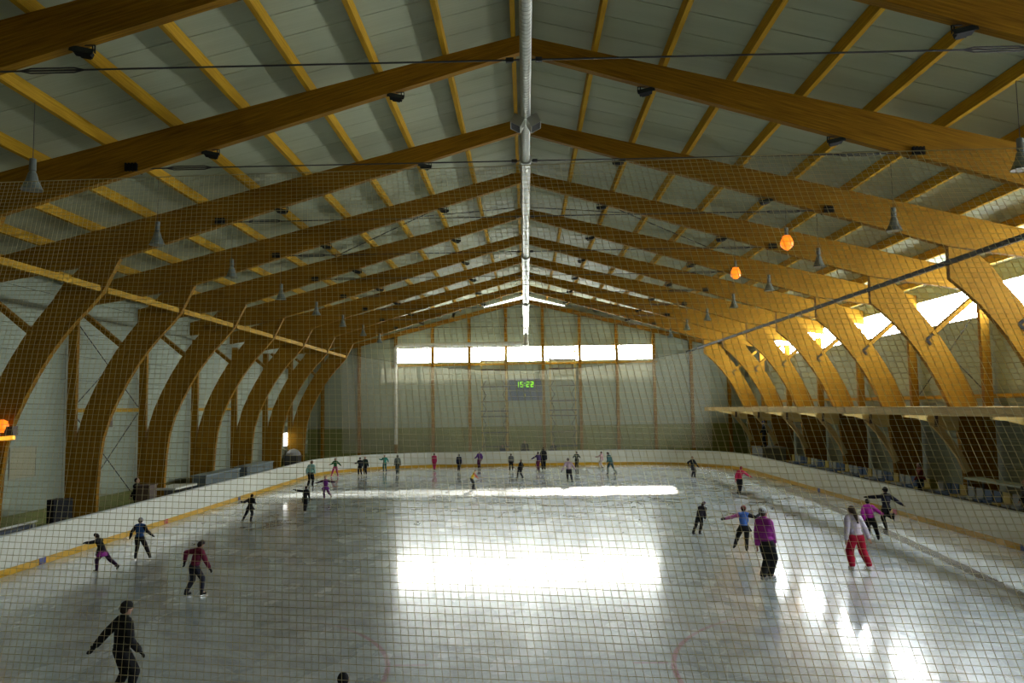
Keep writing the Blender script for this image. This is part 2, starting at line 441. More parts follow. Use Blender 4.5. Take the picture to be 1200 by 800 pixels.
# ------------------------------------------------------------------ side walls
def side_wall(s):
    nm = 'wall_left' if s < 0 else 'wall_right'
    wl = tag(empty(nm, (s * XW, 0, 0)), 'pale grey green metal panel wall on the %s' % ('left' if s < 0 else 'right'), 'wall', kind='structure')
    zs = [1.0, 2.0, 3.0, 4.0, 5.0, 6.0, 7.0, 7.95]
    if s < 0: zs += [8.7, 9.35, 9.95]
    x0, x1 = (0, .12) if s > 0 else (-.12, 0)
    def strip(name, m, z0, z1, gap=.012):
        me = MB().box(x0, x1, 0, 6 - .015, z0, z1 - gap).mesh(name, m)
        me_last = None
        for f in [FR[0] - 6] + FR:
            if f >= FR[-1]: L = Y_BACK + .2 - f; put(name, MB().box(x0, x1, 0, L, z0, z1 - gap).mesh(name, m), wl, (0, f, 0))
            else: put(name, me, wl, (0, f, 0))
    for a, b_ in zip(zs[:-1], zs[1:]): strip('wall_panel', PANEL, a, b_)
    strip('plinth', WALL_BASE, -.05, 1.0)
    if s > 0: strip('wall_panel', PANEL, 9.22, 9.98)
    # solid outer skin against light leaks
    ox = (.13, .25) if s > 0 else (-.25, -.13)
    sk = MB().box(ox[0], ox[1], Y_NEAR - .5, Y_BACK + .5, -.2, 7.95 if s > 0 else 10.0)
    if s > 0: sk.box(ox[0], ox[1], Y_NEAR - .5, Y_BACK + .5, 9.22, 10.0)
    sk.build('wall_skin', GREYSTEEL, wl)
    return wl
wall_l = side_wall(-1); wall_r = side_wall(1)
# timber rails between the posts
for s, wl in ((-1, wall_l), (1, wall_r)):
    for k, f in enumerate(FR[:-1]):
        if k % 2 == 0 or s > 0:
            MB().bar((-s * .12, f + .12, 4.75), (-s * .12, f + 5.88, 4.75), .12, .16).build('wall_rail', PURLIN, wl)
# daylight strip in the right wall
PANE_R = pane_mat('daylight_right', (.88, .96, 1.0), WINDOW_RIGHT, .0)
FRAME_W = mat('window_frame_paint', (.55, .56, .52), .5)
wn = 0
for f in FR[1:-1]:
    wn += 1
    k = [g for g in FR[1:-1]].index(f)
    w_ = tag(empty('window_%d' % wn, (XW, f, 8.0)), 'bright daylight strip window high in the right wall, behind the %s timber frame bay' % ORD[k], 'window', kind='structure')
    fm = MB().box(0, .12, .01, 5.99, -.05, .0).box(0, .12, .01, 5.99, 1.2, 1.22).box(0, .12, .01, .05, 0, 1.2).box(0, .12, 5.95, 5.99, 0, 1.2)
    fm.build('frame', FRAME_W, w_)
    for q in range(3):
        MB().box(.05, .08, .06 + q * 1.965, .06 + q * 1.965 + 1.945, .005, 1.195).build('pane', PANE_R, w_)
    for q in (1, 2): MB().box(.02, .10, .05 + q * 1.965 - .012, .05 + q * 1.965 + .012, 0, 1.2).build('mullion', FRAME_W, w_)
# closed pieces of the strip at both ends of the wall
MB().box(0, .12, Y_NEAR - .3, FR[1], 7.95, 9.22).build('wall_panel', PANEL, wall_r)
MB().box(0, .25, FR[-1], Y_BACK + .3, 7.95, 9.22).build('wall_panel', PANEL, wall_r)

# ------------------------------------------------------------------ end walls
def roof_x(z):      # half width of the gable at height z
    return min(XW, max(0.0, (14.52 - z) / .248))
WX0, WX1, WZ0, WZ1 = -11.05, 10.95, 8.50, 9.78
def end_wall(nm, y, sgn, lb):
    wl = tag(empty(nm, (0, y, 0)), lb, 'wall', kind='structure')
    ya, yb = (0, .12) if sgn > 0 else (-.12, 0)
    ys = (.13, .28) if sgn > 0 else (-.28, -.13)
    zs = [1.0, 2.0, 3.0, 4.3, 5.4, 6.5, 7.5, WZ0, WZ1, 10.9, 12.0, 13.1, 14.48]
    def piece(name, m, xa, xb, z0, z1, yy=(ya, yb), gap=.012):
        p = [(xa, z0), (xb, z0)]
        rx1, lx1 = min(xb, roof_x(z1)), max(xa, -roof_x(z1))
        rx0, lx0 = min(xb, roof_x(z0)), max(xa, -roof_x(z0))
        if rx0 <= lx0: return
        poly = [(lx0, z0), (rx0, z0)]
        if rx1 < xb and rx1 < rx0: poly.append((rx1, z1 - gap))
        else: poly.append((rx0, z1 - gap))
        if lx1 > xa and lx1 > lx0: poly.append((lx1, z1 - gap))
        else: poly.append((lx0, z1 - gap))
        if abs(poly[2][0] - poly[3][0]) < 1e-4: poly.pop()
        MB().extrude_xz(poly, *yy).build(name, m, wl)
    piece('plinth', WALL_BASE, -XW, XW, -.05, 1.0)
    for a, b_ in zip(zs[:-1], zs[1:]):
        spans = [(-XW, XW)]
        if a == WZ0: spans = [(-XW, WX0), (WX1, XW)]
        for xa, xb in spans:
            n = max(1, round((xb - xa) / 6.2))
            for q in range(n):
                l_, r_ = xa + (xb - xa) * q / n, xa + (xb - xa) * (q + 1) / n - .012
                piece('wall_panel', PANEL if a >= 3 else WALL_BASE, l_, r_, a, b_)  # panels low on the end walls take the darker olive tone
            piece('wall_skin', GREYSTEEL, xa, xb, a - .02, b_ + .02, ys, 0)
    piece('wall_skin', GREYSTEEL, -XW, XW, -.2, 1.02, ys, 0)
    return wl
wall_b = end_wall('wall_back', Y_BACK, 1, 'pale panelled end wall at the far end of the rink')
wall_n = end_wall('wall_front', Y_NEAR, -1, 'panelled end wall behind the camera')
PANE_B = pane_mat('daylight_back', (.97, 1.0, .95), WINDOW_BACK, .85)
PANE_FILL = pane_mat('added_near_fill', (.92, .97, 1.0), FILL_NEAR, .0)
def strip_windows(y, sgn, pm, start):
    n = 7; dx = (WX1 - WX0) / n
    for k in range(n):
        xa = WX0 + k * dx
        w_ = tag(empty('window_%d' % (start + k), (xa, y, WZ0)), '%s pane from the left of the bright strip window in the %s wall' % (ORD[k], 'far end' if sgn > 0 else 'unseen near end'), 'window', kind='structure')
        a, b_ = (.0, .28) if sgn > 0 else (-.28, 0)
        MB().box(.0, .04, a, b_, 0, WZ1 - WZ0).box(dx - .04, dx, a, b_, 0, WZ1 - WZ0).box(.04, dx - .04, a, b_, 0, .03).box(.04, dx - .04, a, b_, WZ1 - WZ0 - .04, WZ1 - WZ0 - .012).build('frame', FRAME_W, w_)
        c = (a + b_) / 2
        MB().box(.042, dx - .042, c - .012, c + .012, .032, WZ1 - WZ0 - .042).build('pane', pm, w_)
strip_windows(Y_BACK, 1, PANE_B, 20)
strip_windows(Y_NEAR, -1, PANE_FILL, 30)  # unseen near strip, added to light the sides facing the camera
# gable light under the far ridge
gl = tag(empty('window_40', (0, Y_BACK - .06, 13.9)), 'thin chevron of daylight under the roof ridge at the far wall', 'window', kind='structure')
for s in (-1, 1):
    MB().extrude_xz([(s * .06, 13.90 - 13.9), (s * 3.5, 13.19 - 13.9), (s * 3.5, 13.22 - 13.9), (s * .06, 14.12 - 13.9)], 0, .03).build('pane', pane_mat('daylight_gable%d' % s, (1, .98, .92), 12, 0), gl)
    MB().bar((s * .02, -.12, 13.70), (s * (XW - .1), -.12, 13.70 - .25 * (XW - .1)), .18, .34).build('wall_rafter', GLULAM, wall_b)
# timber posts of the far wall
dxw = (WX1 - WX0) / 7
for k in range(-2, 10):
    x = WX0 + k * dxw
    zt = 13.60 - .25 * abs(x)
    if abs(x) > XW - .5: continue
    MB().bar((x, -.16, 0), (x, -.16, zt), .24, .30, up=(0, 1, 0)).build('wall_post', GLULAM, wall_b)
MB().bar((WX0 - .3, -.10, WZ0 - .22), (WX1 + .3, -.10, WZ0 - .22), .10, .14).build('wall_rail', PURLIN, wall_b)
# small bright opening by the far left corner and a grey unit under it
w_ = tag(empty('window_41', (-XW, 61.3, 1.9)), 'small bright window low in the left wall near the far corner', 'window', kind='structure')
MB().box(0, .05, 0, 2.2, -.05, 0).box(0, .05, 0, 2.2, 1.0, 1.05).box(0, .05, -.05, 0, -.05, 1.05).box(0, .05, 2.2, 2.25, -.05, 1.05).build('frame', FRAME_W, w_)
MB().box(.01, .03, 0, 2.2, 0, 1.0).build('pane', pane_mat('daylight_small', (1, 1, .95), 7, 0), w_)

# ------------------------------------------------------------------ rink boards
boards = tag(empty('rink_boards', (0, 0, 0)), 'white rink boards with a yellow kick strip enclosing the ice', 'boards')
def board_outline():
    """panel corner points along the boards, straight runs in 2.4 m panels, corners in short chords"""
    pts = []
    def straight(a, b_):
        n = max(1, round(math.dist(a, b_) / 2.4))
        for k in range(n): pts.append((a[0] + (b_[0] - a[0]) * k / n, a[1] + (b_[1] - a[1]) * k / n))
    def arc(cx, cy, a0, n=10):
        for k in range(n):
            a = R(a0 + 90 * k / n); pts.append((cx + RC * math.cos(a), cy + RC * math.sin(a)))
    straight((-RX + RC, Y0), (RX - RC, Y0)); arc(RX - RC, Y0 + RC, -90)
    straight((RX, Y0 + RC), (RX, Y1 - RC)); arc(RX - RC, Y1 - RC, 0)
    straight((RX - RC, Y1), (-RX + RC, Y1)); arc(-RX + RC, Y1 - RC, 90)
    straight((-RX, Y1 - RC), (-RX, Y0 + RC)); arc(-RX + RC, Y0 + RC, 180)
    return pts
bp_ = board_outline(); N = len(bp_)
def vnorm(i):
    a = Vector(bp_[i - 1]); b_ = Vector(bp_[(i + 1) % N]); d = (b_ - a).normalized()
    return Vector((d.y, -d.x))     # outward
def wallseg(i, t0, t1, z0, z1, shrink=.004):
    a, b_ = Vector(bp_[i]), Vector(bp_[(i + 1) % N]); na, nb = vnorm(i), vnorm((i + 1) % N)
    d = (b_ - a).normalized() * shrink; a = a + d; b_ = b_ - d
    q = [a + na * t0, b_ + nb * t0, b_ + nb * t1, a + na * t1]
    m = MB(); m.v = [(p.x, p.y, z0) for p in q] + [(p.x, p.y, z1) for p in q]
    for f in ((3, 2, 1, 0), (4, 5, 6, 7), (0, 1, 5, 4), (1, 2, 6, 5), (2, 3, 7, 6), (3, 0, 4, 7)): m.face(f)
    return m
CAP = mat('board_cap', (.42, .44, .40), .45)
BACKB = mat('board_back', (.17, .18, .17), .6)
for i in range(N):
    wallseg(i, .012, .045, .20, 1.13).build('board_panel', WHITE_BOARD, boards)
    wallseg(i, 0, .05, .0, .20, 0).build('kick_plate', YELLOW, boards)
    wallseg(i, -.01, .10, 1.13, 1.17, 0).build('cap_rail', CAP, boards)
    wallseg(i, .05, .09, .0, 1.13, .3).build('board_brace', BACKB, boards)
LINEB = mat('line_marker_blue', (.03, .05, .22), .4); LINER = mat('line_marker_red', (.45, .03, .02), .4)
for yy, m in ((24.9, LINEB), (33.4, LINER), (41.9, LINEB)):
    for s in (-1, 1):
        a, b_ = sorted((s * (RX - .006), s * (RX + .01)))
        MB().box(a, b_, yy - .17, yy + .17, .01, .20).build('line_marker', m, boards)

# ------------------------------------------------------------------ nets
def strand_grid(TL, TR, BL, BR, cell, r, nseg_v, nseg_h, wob=0, top=None):
    """square mesh net spanned between four corners; top(u) lifts or lowers the upper edge"""
    TL, TR, BL, BR = map(Vector, (TL, TR, BL, BR))
    nu = int((TR - TL).length / cell); nv = int((TL - BL).length / cell)
    def P(u, v):
        a = TL.lerp(TR, u)
        if top: a = a + Vector((0, 0, top(u)))
        p = BL.lerp(BR, u).lerp(a, v)
        if wob:
            p = p + Vector((math.sin(u * 23 + v * 5), math.sin(u * 17 + v * 11) * 1.5, math.sin(u * 13 - v * 7) * .6)) * wob
        return p
    m = MB()
    for i in range(nu + 1):
        u = i / nu; m.tube([P(u, k / nseg_v) for k in range(nseg_v + 1)], r, 4, False)
    for j in range(nv + 1):
        v = j / nv; m.tube([P(k / nseg_h, v) for k in range(nseg_h + 1)], r, 4, False)
    return m, P
c0, c1 = Vector((-4.95, 7.55, 6.86)), Vector((3.78, 6.0, 6.50))
dv = (c1 - c0)
TL, TR = c0 - dv * .30, c1 + dv * .30
BL, BR = Vector((-6.1, 4.35, 1.22)), Vector((6.6, 3.25, 1.22))
nm_, NP = strand_grid(TL, TR, BL, BR, .05, .0017, 10, 16, .012)
net = tag(empty('safety_net', (0, 3.4, 1.2)), 'square mesh protective net hanging close in front of the camera', 'net')
o = nm_.build('net_mesh', NET_NEAR, net); o.location = (0, -3.4, -1.2); o['kind'] = 'stuff'
o = MB().tube([NP(k / 16, 1) for k in range(17)], .004, 6).build('top_rope', NET_NEAR, net); o.location = (0, -3.4, -1.2)
fn, FP = strand_grid((-14.6, 63.55, 7.5), (14.6, 63.55, 7.5), (-14.6, 63.55, 1.19), (14.6, 63.55, 1.19), .06, .0042, 1, 16, 0, lambda u: 1.65 * (2 * u - 1) ** 2)
net2 = tag(empty('safety_net', (0, 63.55, 1.19)), 'pale protective net hanging from a sagging cable above the far boards', 'net')
o = fn.build('net_mesh', NET_FAR, net2); o.location = (0, -63.55, -1.19); o['kind'] = 'stuff'
o = MB().tube([FP(k / 16, 1) for k in range(17)], .012, 6).build('top_rope', CABLE, net2); o.location = (0, -63.55, -1.19)

# ------------------------------------------------------------------ ventilation duct
dz, dx0 = 10.90, .10
duct = tag(empty('ventilation_duct', (dx0, 0, dz)), 'long silver spiral air duct hanging on the cables under the roof ridge', 'duct')
def ribbed(y0, y1, r, step, rib):
    pts, rs = [], []
    y = y0
    while y < y1:
        pts += [(0, y, 0), (0, y + step * .55, 0), (0, y + step * .62, 0), (0, y + step * .93, 0)]; rs += [r, r, r + rib, r + rib]
        y += step
    pts.append((0, y1, 0)); rs.append(r)
    return MB().tube(pts, rs, 20)
ribbed(-2, 20.0, .10, .13, .007).build('duct_pipe', STEEL, duct)
ribbed(20.1, 33, .13, .5, .006).build('duct_pipe', STEEL, duct)
ribbed(33, 48, .17, .8, .008).build('duct_pipe', STEEL, duct)
ribbed(48, 66.0, .21, 1.2, .01).build('duct_pipe', STEEL, duct)
for yf, rf in ((20.0, .155), (33, .19), (48, .235), (57, .235), (62, .24)): MB().tube([(0, yf - .1, 0), (0, yf + .1, 0)], rf, 20).build('flange', STEEL, duct)
el = [(0, 66.0 + .4 * math.sin(R(a)), -.4 + .4 * math.cos(R(a))) for a in range(0, 91, 15)] + [(0, 66.4, -.8)]
MB().tube(el, .22, 20).build('elbow', STEEL, duct)
MB().tube([(.1, 66.4, -1.02), (-.35, 66.4, -1.02), (-10.6, 66.4, -1.02), (-10.8, 66.4, -1.1), (-10.9, 66.4, -1.3), (-10.9, 66.4, -9.2)], [.17, .17, .15, .15, .14, .14], 14).build('branch_pipe', WHITE_PIPE, duct)
MB().tube([(0, 66.4, -.7), (0, 66.4, -1.25)], .24, 20).build('tee_joint', STEEL, duct)
DARKG = mat('vent_grille', (.10, .105, .10), .4, metal=.6)
for s in (-1, 1):
    for yv in (17.0,):
        v = empty('vent_box', (s * .24, yv, -.16)); v.parent = duct; v.rotation_euler = (0, s * R(32), 0)
        bx = MB(); t = .02
        bx.box(-.17, .17, -.45, .45, .12, .14).box(-.17, -.15, -.45, .45, -.16, .12).box(.15, .17, -.45, .45, -.16, .12).box(-.15, .15, -.45, -.43, -.16, .12).box(-.15, .15, .43, .45, -.16, .12)
        me = bx.mesh('vent_box', STEEL)
        bpy.data.objects.remove(v)
        v = put('vent_box', me, duct, (s * .17, yv, -.13)); v.rotation_euler = (0, -s * R(28), 0); v.scale = (.72, .5, .72)
        g = MB()
        for k in range(9): g.box(-.15, .15, -.42 + k * .1, -.40 + k * .1, -.155, -.10)
        g.build('grille', DARKG, v)
for f in FR:
    MB().tube([(.02, f + .3, .05), (.02 - .02, f + .3, 14.25 - dz)], .006, 5).build('hanger', STEEL, duct)

# ------------------------------------------------------------------ floodlights and bell lamps
fh = MB().box(-.20, .20, -.02, .16, -.24, -.12).box(-.28, .28, -.05, -.02, -.25, -.11).box(-.12, .12, .16, .24, -.22, -.14).mesh('housing', BLACK)
LENS = mat('lamp_lens', (.02, .022, .02), .15)
fg = MB().box(-.25, .25, -.056, -.049, -.24, -.12).mesh('lens', LENS)
fb = MB().box(-.225, -.205, .02, .06, -.20, .0).box(.205, .225, .02, .06, -.20, .0).box(-.225, .225, .02, .06, -.012, .0).tube([(-.13, .10, -.12), (-.11, .12, .10), (0, .13, .18), (.11, .12, .10), (.13, .10, -.12)], .018, 5).mesh('bracket', BLACK)
for f in FR:
    if f < 10 or f > 66: continue
    k = VIS.index(f)
    for x in (-8.0, -3.2, 3.2, 8.0):
        zs = 13.74 - .2957 * abs(x)
        L_ = tag(empty('floodlight', (x, f - .02, zs), 0), 'black floodlight under the %s rafter of the %s timber frame, %s the ridge' % ('left' if x < 0 else 'right', ORD[k], 'nearer' if abs(x) < 5 else 'farther from'), 'floodlight', 'floodlights under the rafters')
        for n_, me in (('housing', fh), ('bracket', fb)): put(n_, me, L_)
        h = [c for c in L_.children if c.name.startswith('housing')][0]
        put('lens', fg, h); L_.scale = (.8, .8, .8); h.rotation_euler = (R(-14), R(12 if x < 0 else -12), 0)
BELL = mat('bell_lamp_glass', (.17, .20, .18), .35)
BELLD = mat('bell_lamp_cap', (.13, .15, .13), .5)
CORD = mat('lamp_cord', (.05, .05, .05), .6)
bs = MB().lathe([(.06, .0), (.09, -.05), (.13, -.2), (.21, -.38), (.23, -.42), (.205, -.415)], seg=18).mesh('shade', BELL)
bc = MB().lathe([(.02, .30), (.07, .28), (.075, .02), (.06, 0)], seg=14).mesh('ballast', BELLD)
for f in FR:
    if f < 8 or f > 60: continue
    for x in (-10.80, 10.80):
        y = f + 3.0
        L_ = tag(empty('bell_lamp', (x, y, 9.95)), 'unlit bell lamp on the %s side in the bay beyond the %s timber frame' % ('left' if x < 0 else 'right', ORD[VIS.index(f)] if f in VIS else 'nearest'), 'lamp', 'bell lamps over the rink edges')
        put('shade', bs, L_); put('ballast', bc, L_)
        MB().tube([(0, 0, .28), (0, 0, rtop(10.80) + .02 - 9.95)], .008, 5).build('cord', CORD, L_)
def glow(name, col, st): return mat(name, col, .4, emit=(col, st))
OR1 = glow('sodium_glow', (1.0, .24, .012), 1.9)
for (px, py, y, lab) in ((922, 283, 24.6, 'glowing orange bell lamp, the nearer of the two lit ones on the right'), (862, 319, 30.6, 'glowing orange bell lamp, the farther of the two lit ones on the right')):
    v = CM.to_3x3() @ Vector(((px - 600) / FPX, (400 - py) / FPX, -1)); t = math.copysign(9.03, v.x) / v.x
    p = Vector((0, 0, CAMZ)) + v * t
    L_ = tag(empty('bell_lamp', p), lab, 'lamp', 'lit sodium lamps')
    MB().lathe([(.05, .22), (.12, .20), (.19, .05), (.22, -.06), (.20, -.16), (.10, -.26), (.03, -.30)], seg=16).build('globe', OR1, L_, True)
    MB().lathe([(.02, .5), (.06, .48), (.065, .24), (.05, .2)], seg=12).build('ballast', BELLD, L_)
    MB().tube([(0, 0, .45), (0, 0, rtop(p.x) - p.z + .02)], .008, 5).build('cord', CORD, L_)
# orange lamp on the second arch leg at the left edge of the view
L_ = tag(empty('heat_lamp', (-16.72, 25.7, 4.1)), 'glowing orange lamp with a brown box fixed to the left arch leg', 'lamp')
MB().lathe([(.04, .36), (.16, .30), (.20, .12), (.15, -.02), (.06, -.06)], (-.22, 0, 0), 14).build('globe', OR1, L_, True)
BOXB = mat('brown_box', (.10, .065, .045), .6)
MB().box(-.1, .18, -.08, .2, -.14, .14).build('control_box', BOXB, L_)
MB().tube([(-.45, 0, -.27), (.18, 0, -.22)], .07, 10).build('heating_tube', glow('heater_glow', (1.0, .48, .04), 1.8), L_)
# ------------------------------------------------------------------ cross bracing
def brace(par, pairs, r=.02):
    o_ = par.location
    for p, q in pairs: MB().tube([Vector(p) - o_, Vector(q) - o_], r, 6).build('brace_rod', CABLE, par)
for s, wl in ((-1, wall_l), (1, wall_r)):
    x = s * 18.42
    if s < 0: brace(wl, (((x, 32.4, .6), (x, 37.8, 4.6)), ((x, 32.4, 4.6), (x, 37.8, .6))))
    brace(wl, (((x, 32.4, 4.9), (x, 37.8, 8.4)), ((x, 32.4, 8.4), (x, 37.8, 4.9))))
    brace(ceil, (((s * .4, 32.3, rtop(.4) + .1), (s * 8.8, 38, rtop(8.8) + .1)), ((s * 8.8, 32.3, rtop(8.8) + .1), (s * .4, 38, rtop(.4) + .1))))

# ------------------------------------------------------------------ far wall: scoreboard, lattice frames, side duct
SBB = mat('scoreboard_case', (.035, .05, .105), .4)
SBG = mat('scoreboard_grid', (.16, .18, .22), .5)
yb = Y_BACK - .62
sb = tag(empty('scoreboard', (-.05, yb, 5.2)), 'dark blue scoreboard with green clock digits on the far wall', 'scoreboard')
MB().box(-1.45, 1.45, 0, .22, 0, 1.75).build('case', SBB, sb)
for k in range(4):
    MB().box(-1.38 + k * .7, -1.38 + k * .7 + .64, -.02, -.002, .08, .78).build('score_panel', mat('score_panel', (.05, .07, .15), .3), sb)
fr_ = MB().box(-1.47, 1.47, -.03, 0, 1.74, 1.80).box(-1.47, 1.47, -.03, 0, -.05, .0).box(-1.47, -1.42, -.03, 0, 0, 1.74).box(1.42, 1.47, -.03, 0, 0, 1.74)
fr_.box(-1.42, 1.42, -.015, 0, .84, .87)
fr_.build('frame', SBG, sb)
GRN = glow('clock_digit', (.40, 1.0, .02), 1.5)
SEG = {'0': 'abcdef', '1': 'bc', '2': 'abged', '5': 'afgcd', '8': 'abcdefg'}
def digit(ch, x, z, h, m, parent, y=-.03):
    w_ = h * .52; t = h * .12; q = MB()
    S = {'a': (x, x + w_, z + h - t, z + h), 'g': (x, x + w_, z + h / 2 - t / 2, z + h / 2 + t / 2), 'd': (x, x + w_, z, z + t),
         'f': (x, x + t, z + h / 2, z + h), 'e': (x, x + t, z, z + h / 2), 'b': (x + w_ - t, x + w_, z + h / 2, z + h), 'c': (x + w_ - t, x + w_, z, z + h / 2)}
    for s_ in SEG[ch]: a, b_, c, d = S[s_]; q.box(a, b_, y, -.001, c, d)
    q.build('clock_digit', m, parent)
x = -.76
for ch in '15:22':
    if ch == ':':
        MB().box(x + .0, x + .07, -.03, -.001, 1.18, 1.24).box(x, x + .06, -.03, -.001, 1.38, 1.44).build('clock_colon', GRN, sb); x += .16
    else: digit(ch, x, 1.08, .46, GRN, sb); x += .24 + .12
digit('0', -.10, .28, .22, glow('period_digit', (.8, .75, .1), .8), sb, -.035)
for s in (-1, 1): MB().box(s * 1.2 - .05, s * 1.2 + .05, .22, .5, .6, 1.2).build('wall_bracket', GREYSTEEL, sb)
LAT = mat('lattice_steel', (.055, .05, .06), .5); LATY = mat('lattice_post_paint', (.42, .30, .06), .5)
for xc, lb in ((-2.65, 'steel lattice frame on the far wall left of the scoreboard'), (3.15, 'steel lattice frame on the far wall right of the scoreboard')):
    lf = tag(empty('lattice_frame', (xc, Y_BACK - .55, 0)), lb, 'lattice frame', 'lattice frames beside the scoreboard')
    for s in (-1, 1):
        MB().bar((s * 1.05, 0, 0), (s * 1.05, 0, 9.4), .10).build('upright', LATY, lf)
        z = 1.3; k = 0; pts = []
        while z < 6.9:
            pts.append((s * (1.05 if k % 2 == 0 else .72), -.02, z)); z += .62; k += 1
        MB().tube(pts, .035, 5).build('zigzag_rod', LAT, lf)
    for z in (1.3, 2.5, 3.85, 4.3, 5.1, 6.35, 7.8, 8.55):
        MB().bar((-1.15, -.03, z), (1.15, -.03, z), .05, .10 if z < 7 else .12).build('crossbar', LAT if z < 7 else BOXB, lf)
    for s in (-1, 1): MB().box(s * 1.05 - .04, s * 1.05 + .04, .02, .4, 7.9, 8.0).build('wall_bracket', LAT, lf)

# ------------------------------------------------------------------ right side: gallery canopy, brackets, seats
can = tag(empty('gallery', (15.0, 20, 4.0)), 'pale timber gallery deck cantilevered along the right side', 'gallery')
CX = 14.85
ya, yb2 = 8.0, 66.8
y = ya
while y < yb2:
    y2 = min(y + 5.9, yb2)
    MB().bar((CX - 15, y - 20, .20), (CX - 15, y2 - 20 - .01, .20), .12, .28).build('fascia_board', PALE, can); y += 5.9
for k in range(9):
    xa = 16.0 + k * .41
    if xa + .4 > 18.6: continue
    for (a, b_) in ((ya, 26), (26, 46), (46, yb2)):
        MB().box(xa - 15, xa + .4 - 15, a - 20, b_ - 20 - .01, .30, .345).build('deck_plank', PALE, can)
MB().box(CX - .07 - 15, CX + .1 - 15, ya - 20, yb2 - 20, .342, .375).build('edge_strip', PALE, can)
for f in FR:
    if f < 10 or f > 66: continue
    lo = [(14.82, 3.98), (15.3, 3.92), (15.8, 3.78), (16.2, 3.62), (16.55, 3.42), (16.95, 3.42)]
    hi = [(14.82, 4.2), (15.3, 4.28), (15.8, 4.28), (16.2, 4.28), (16.55, 4.28), (16.95, 4.28)]
    MB().ribbon([(x - 15, z - 4) for x, z in lo], [(x - 15, z - 4) for x, z in hi], f - 20 - .30, f - 20 - .16).build('bracket_beam', PALE2, can)
    cu = [(15.85, 3.70), (16.15, 3.35), (16.5, 2.9), (16.85, 2.35), (17.1, 1.75)]
    MB().ribbon([(x - 15, z - 4) for x, z in cu], [(x - 15 + .24, z - 4 + .10) for x, z in cu], f - 20 - .28, f - 20 - .14).build('curved_brace', PALE, can)
    MB().box(16.02 - 15, 16.14 - 15, f - 20 - .34, f - 20 - .1, -.42, .30).build('strap', BOXB, can)
step = tag(empty('seat_terrace', (17.0, 30, 0)), 'low concrete seating terrace behind the right boards', 'terrace')
MB().box(-.75, 1.55, -14, 22, 0, .55).build('lower_step', CONC, step)
SEATC = {'blue': mat('seat_blue', (.035, .085, .19), .4), 'yellow': mat('seat_yellow', (.42, .32, .05), .4), 'grey': mat('seat_grey', (.26, .30, .31), .4)}
seat_me = {}
for c, m in SEATC.items():
    a = MB(); a.box(-.22, .22, -.21, .21, .38, .42).box(-.22, -.20, -.21, .21, .42, .46).box(-.20, .20, -.21, -.19, .42, .44).box(-.20, .20, .19, .21, .42, .44)
    b_ = MB(); b_.box(.19, .23, -.21, .21, .42, .80).box(.21, .26, -.17, .17, .48, .74)
    seat_me[c] = (a.mesh('seat_pan', m), b_.mesh('seat_back', m), MB().box(-.12, .16, -.03, .03, 0, .38).mesh('seat_bracket', GREYSTEEL))
pat = ['blue', 'yellow', 'blue', 'grey', 'blue', 'yellow', 'grey', 'yellow']
for row, (x, z) in enumerate(((16.55, .55),)):
    y = 18.5; k = 0
    while y < 51.5:
        if abs(y - 33.6) > .5 and abs(y - 26.6) > .5:
            c = pat[(k * 3 + k // 5) % len(pat)]
            s_ = tag(empty('stadium_seat', (x, y, z)), 'small %s plastic seat in the row behind the right boards' % c, 'seat', '%s seats behind the right boards' % c)
            for n_, me in zip(('seat_pan', 'seat_back', 'seat_bracket'), seat_me[c]): put(n_, me, s_)
        y += .56; k += 1
GW = mat('grey_green_table', (.40, .47, .38), .5)
t = tag(empty('judges_table', (17.3, 29.5, .55)), 'pale green table top standing behind the right seats', 'table')
MB().box(-.35, .35, -2.2, 2.2, 1.0, 1.06).build('table_top', GW, t)
for yy in (-2.0, 2.0):
    for xx in (-.28, .28): MB().box(xx - .03, xx + .03, yy - .03, yy + .03, 0, 1.0).build('leg', GREYSTEEL, t)

# ------------------------------------------------------------------ left side: benches, boxes
BLUEB = mat('bench_blue', (.045, .06, .09), .5)
for k, y in enumerate((18.2, 23.0)):
    b_ = tag(empty('team_bench', (-17.1, y, 0)), 'dark blue bench with a white rail behind the left boards, %s one' % ('nearer' if k == 0 else 'farther'), 'bench')
    MB().box(-.25, .25, 0, 4.5, .78, .86).build('bench_seat', BLUEB, b_)
    MB().bar((.3, 0, .98), (.3, 4.5, .98), .05, .06).build('rail', WHITE_PIPE, b_)
    for yy in (.2, 2.25, 4.3):
        MB().box(-.2, .2, yy - .04, yy + .04, 0, .78).build('leg', GREYSTEEL, b_)
        MB().bar((.3, yy, 0), (.3, yy, .96), .04).build('rail_post', WHITE_PIPE, b_)
DK = mat('black_plastic', (.008, .008, .011), .8, spec=.15)
c = tag(empty('speaker_cabinet', (-16.9, 29.0, .0)), 'black upright cabinet standing behind the left boards', 'cabinet')
MB().box(-.3, .3, -.3, .3, .55, 1.55).build('case', DK, c)
MB().box(-.26, .26, -.315, -.3, .6, 1.5).build('front_grille', mat('speaker_cloth', (.012, .012, .015), .9, spec=.1), c)
MB().box(.14, .3, -.9, -.3, .75, 1.6).build('side_wing', DK, c)
MB().box(-.4, .4, -.5, .5, 0, .55).build('white_stand', mat('stand_white', (.42, .45, .38), .5), c)
c = tag(empty('equipment_box', (-16.7, 35.2, 0)), 'brown wooden box behind the left boards near the cross brace', 'box')
MB().box(-.3, .3, -.35, .35, 0, 1.42).build('body', BOXB, c); MB().box(-.33, .33, -.38, .38, 1.42, 1.47).build('lid', BOXB, c)
c = tag(empty('white_bench', (-17.2, 38.8, 0)), 'white bench top behind the left boards', 'bench')
MB().box(-.5, .6, -.9, 1.6, .95, 1.05).build('bench_top', mat('bench_white', (.75, .75, .66), .5), c)
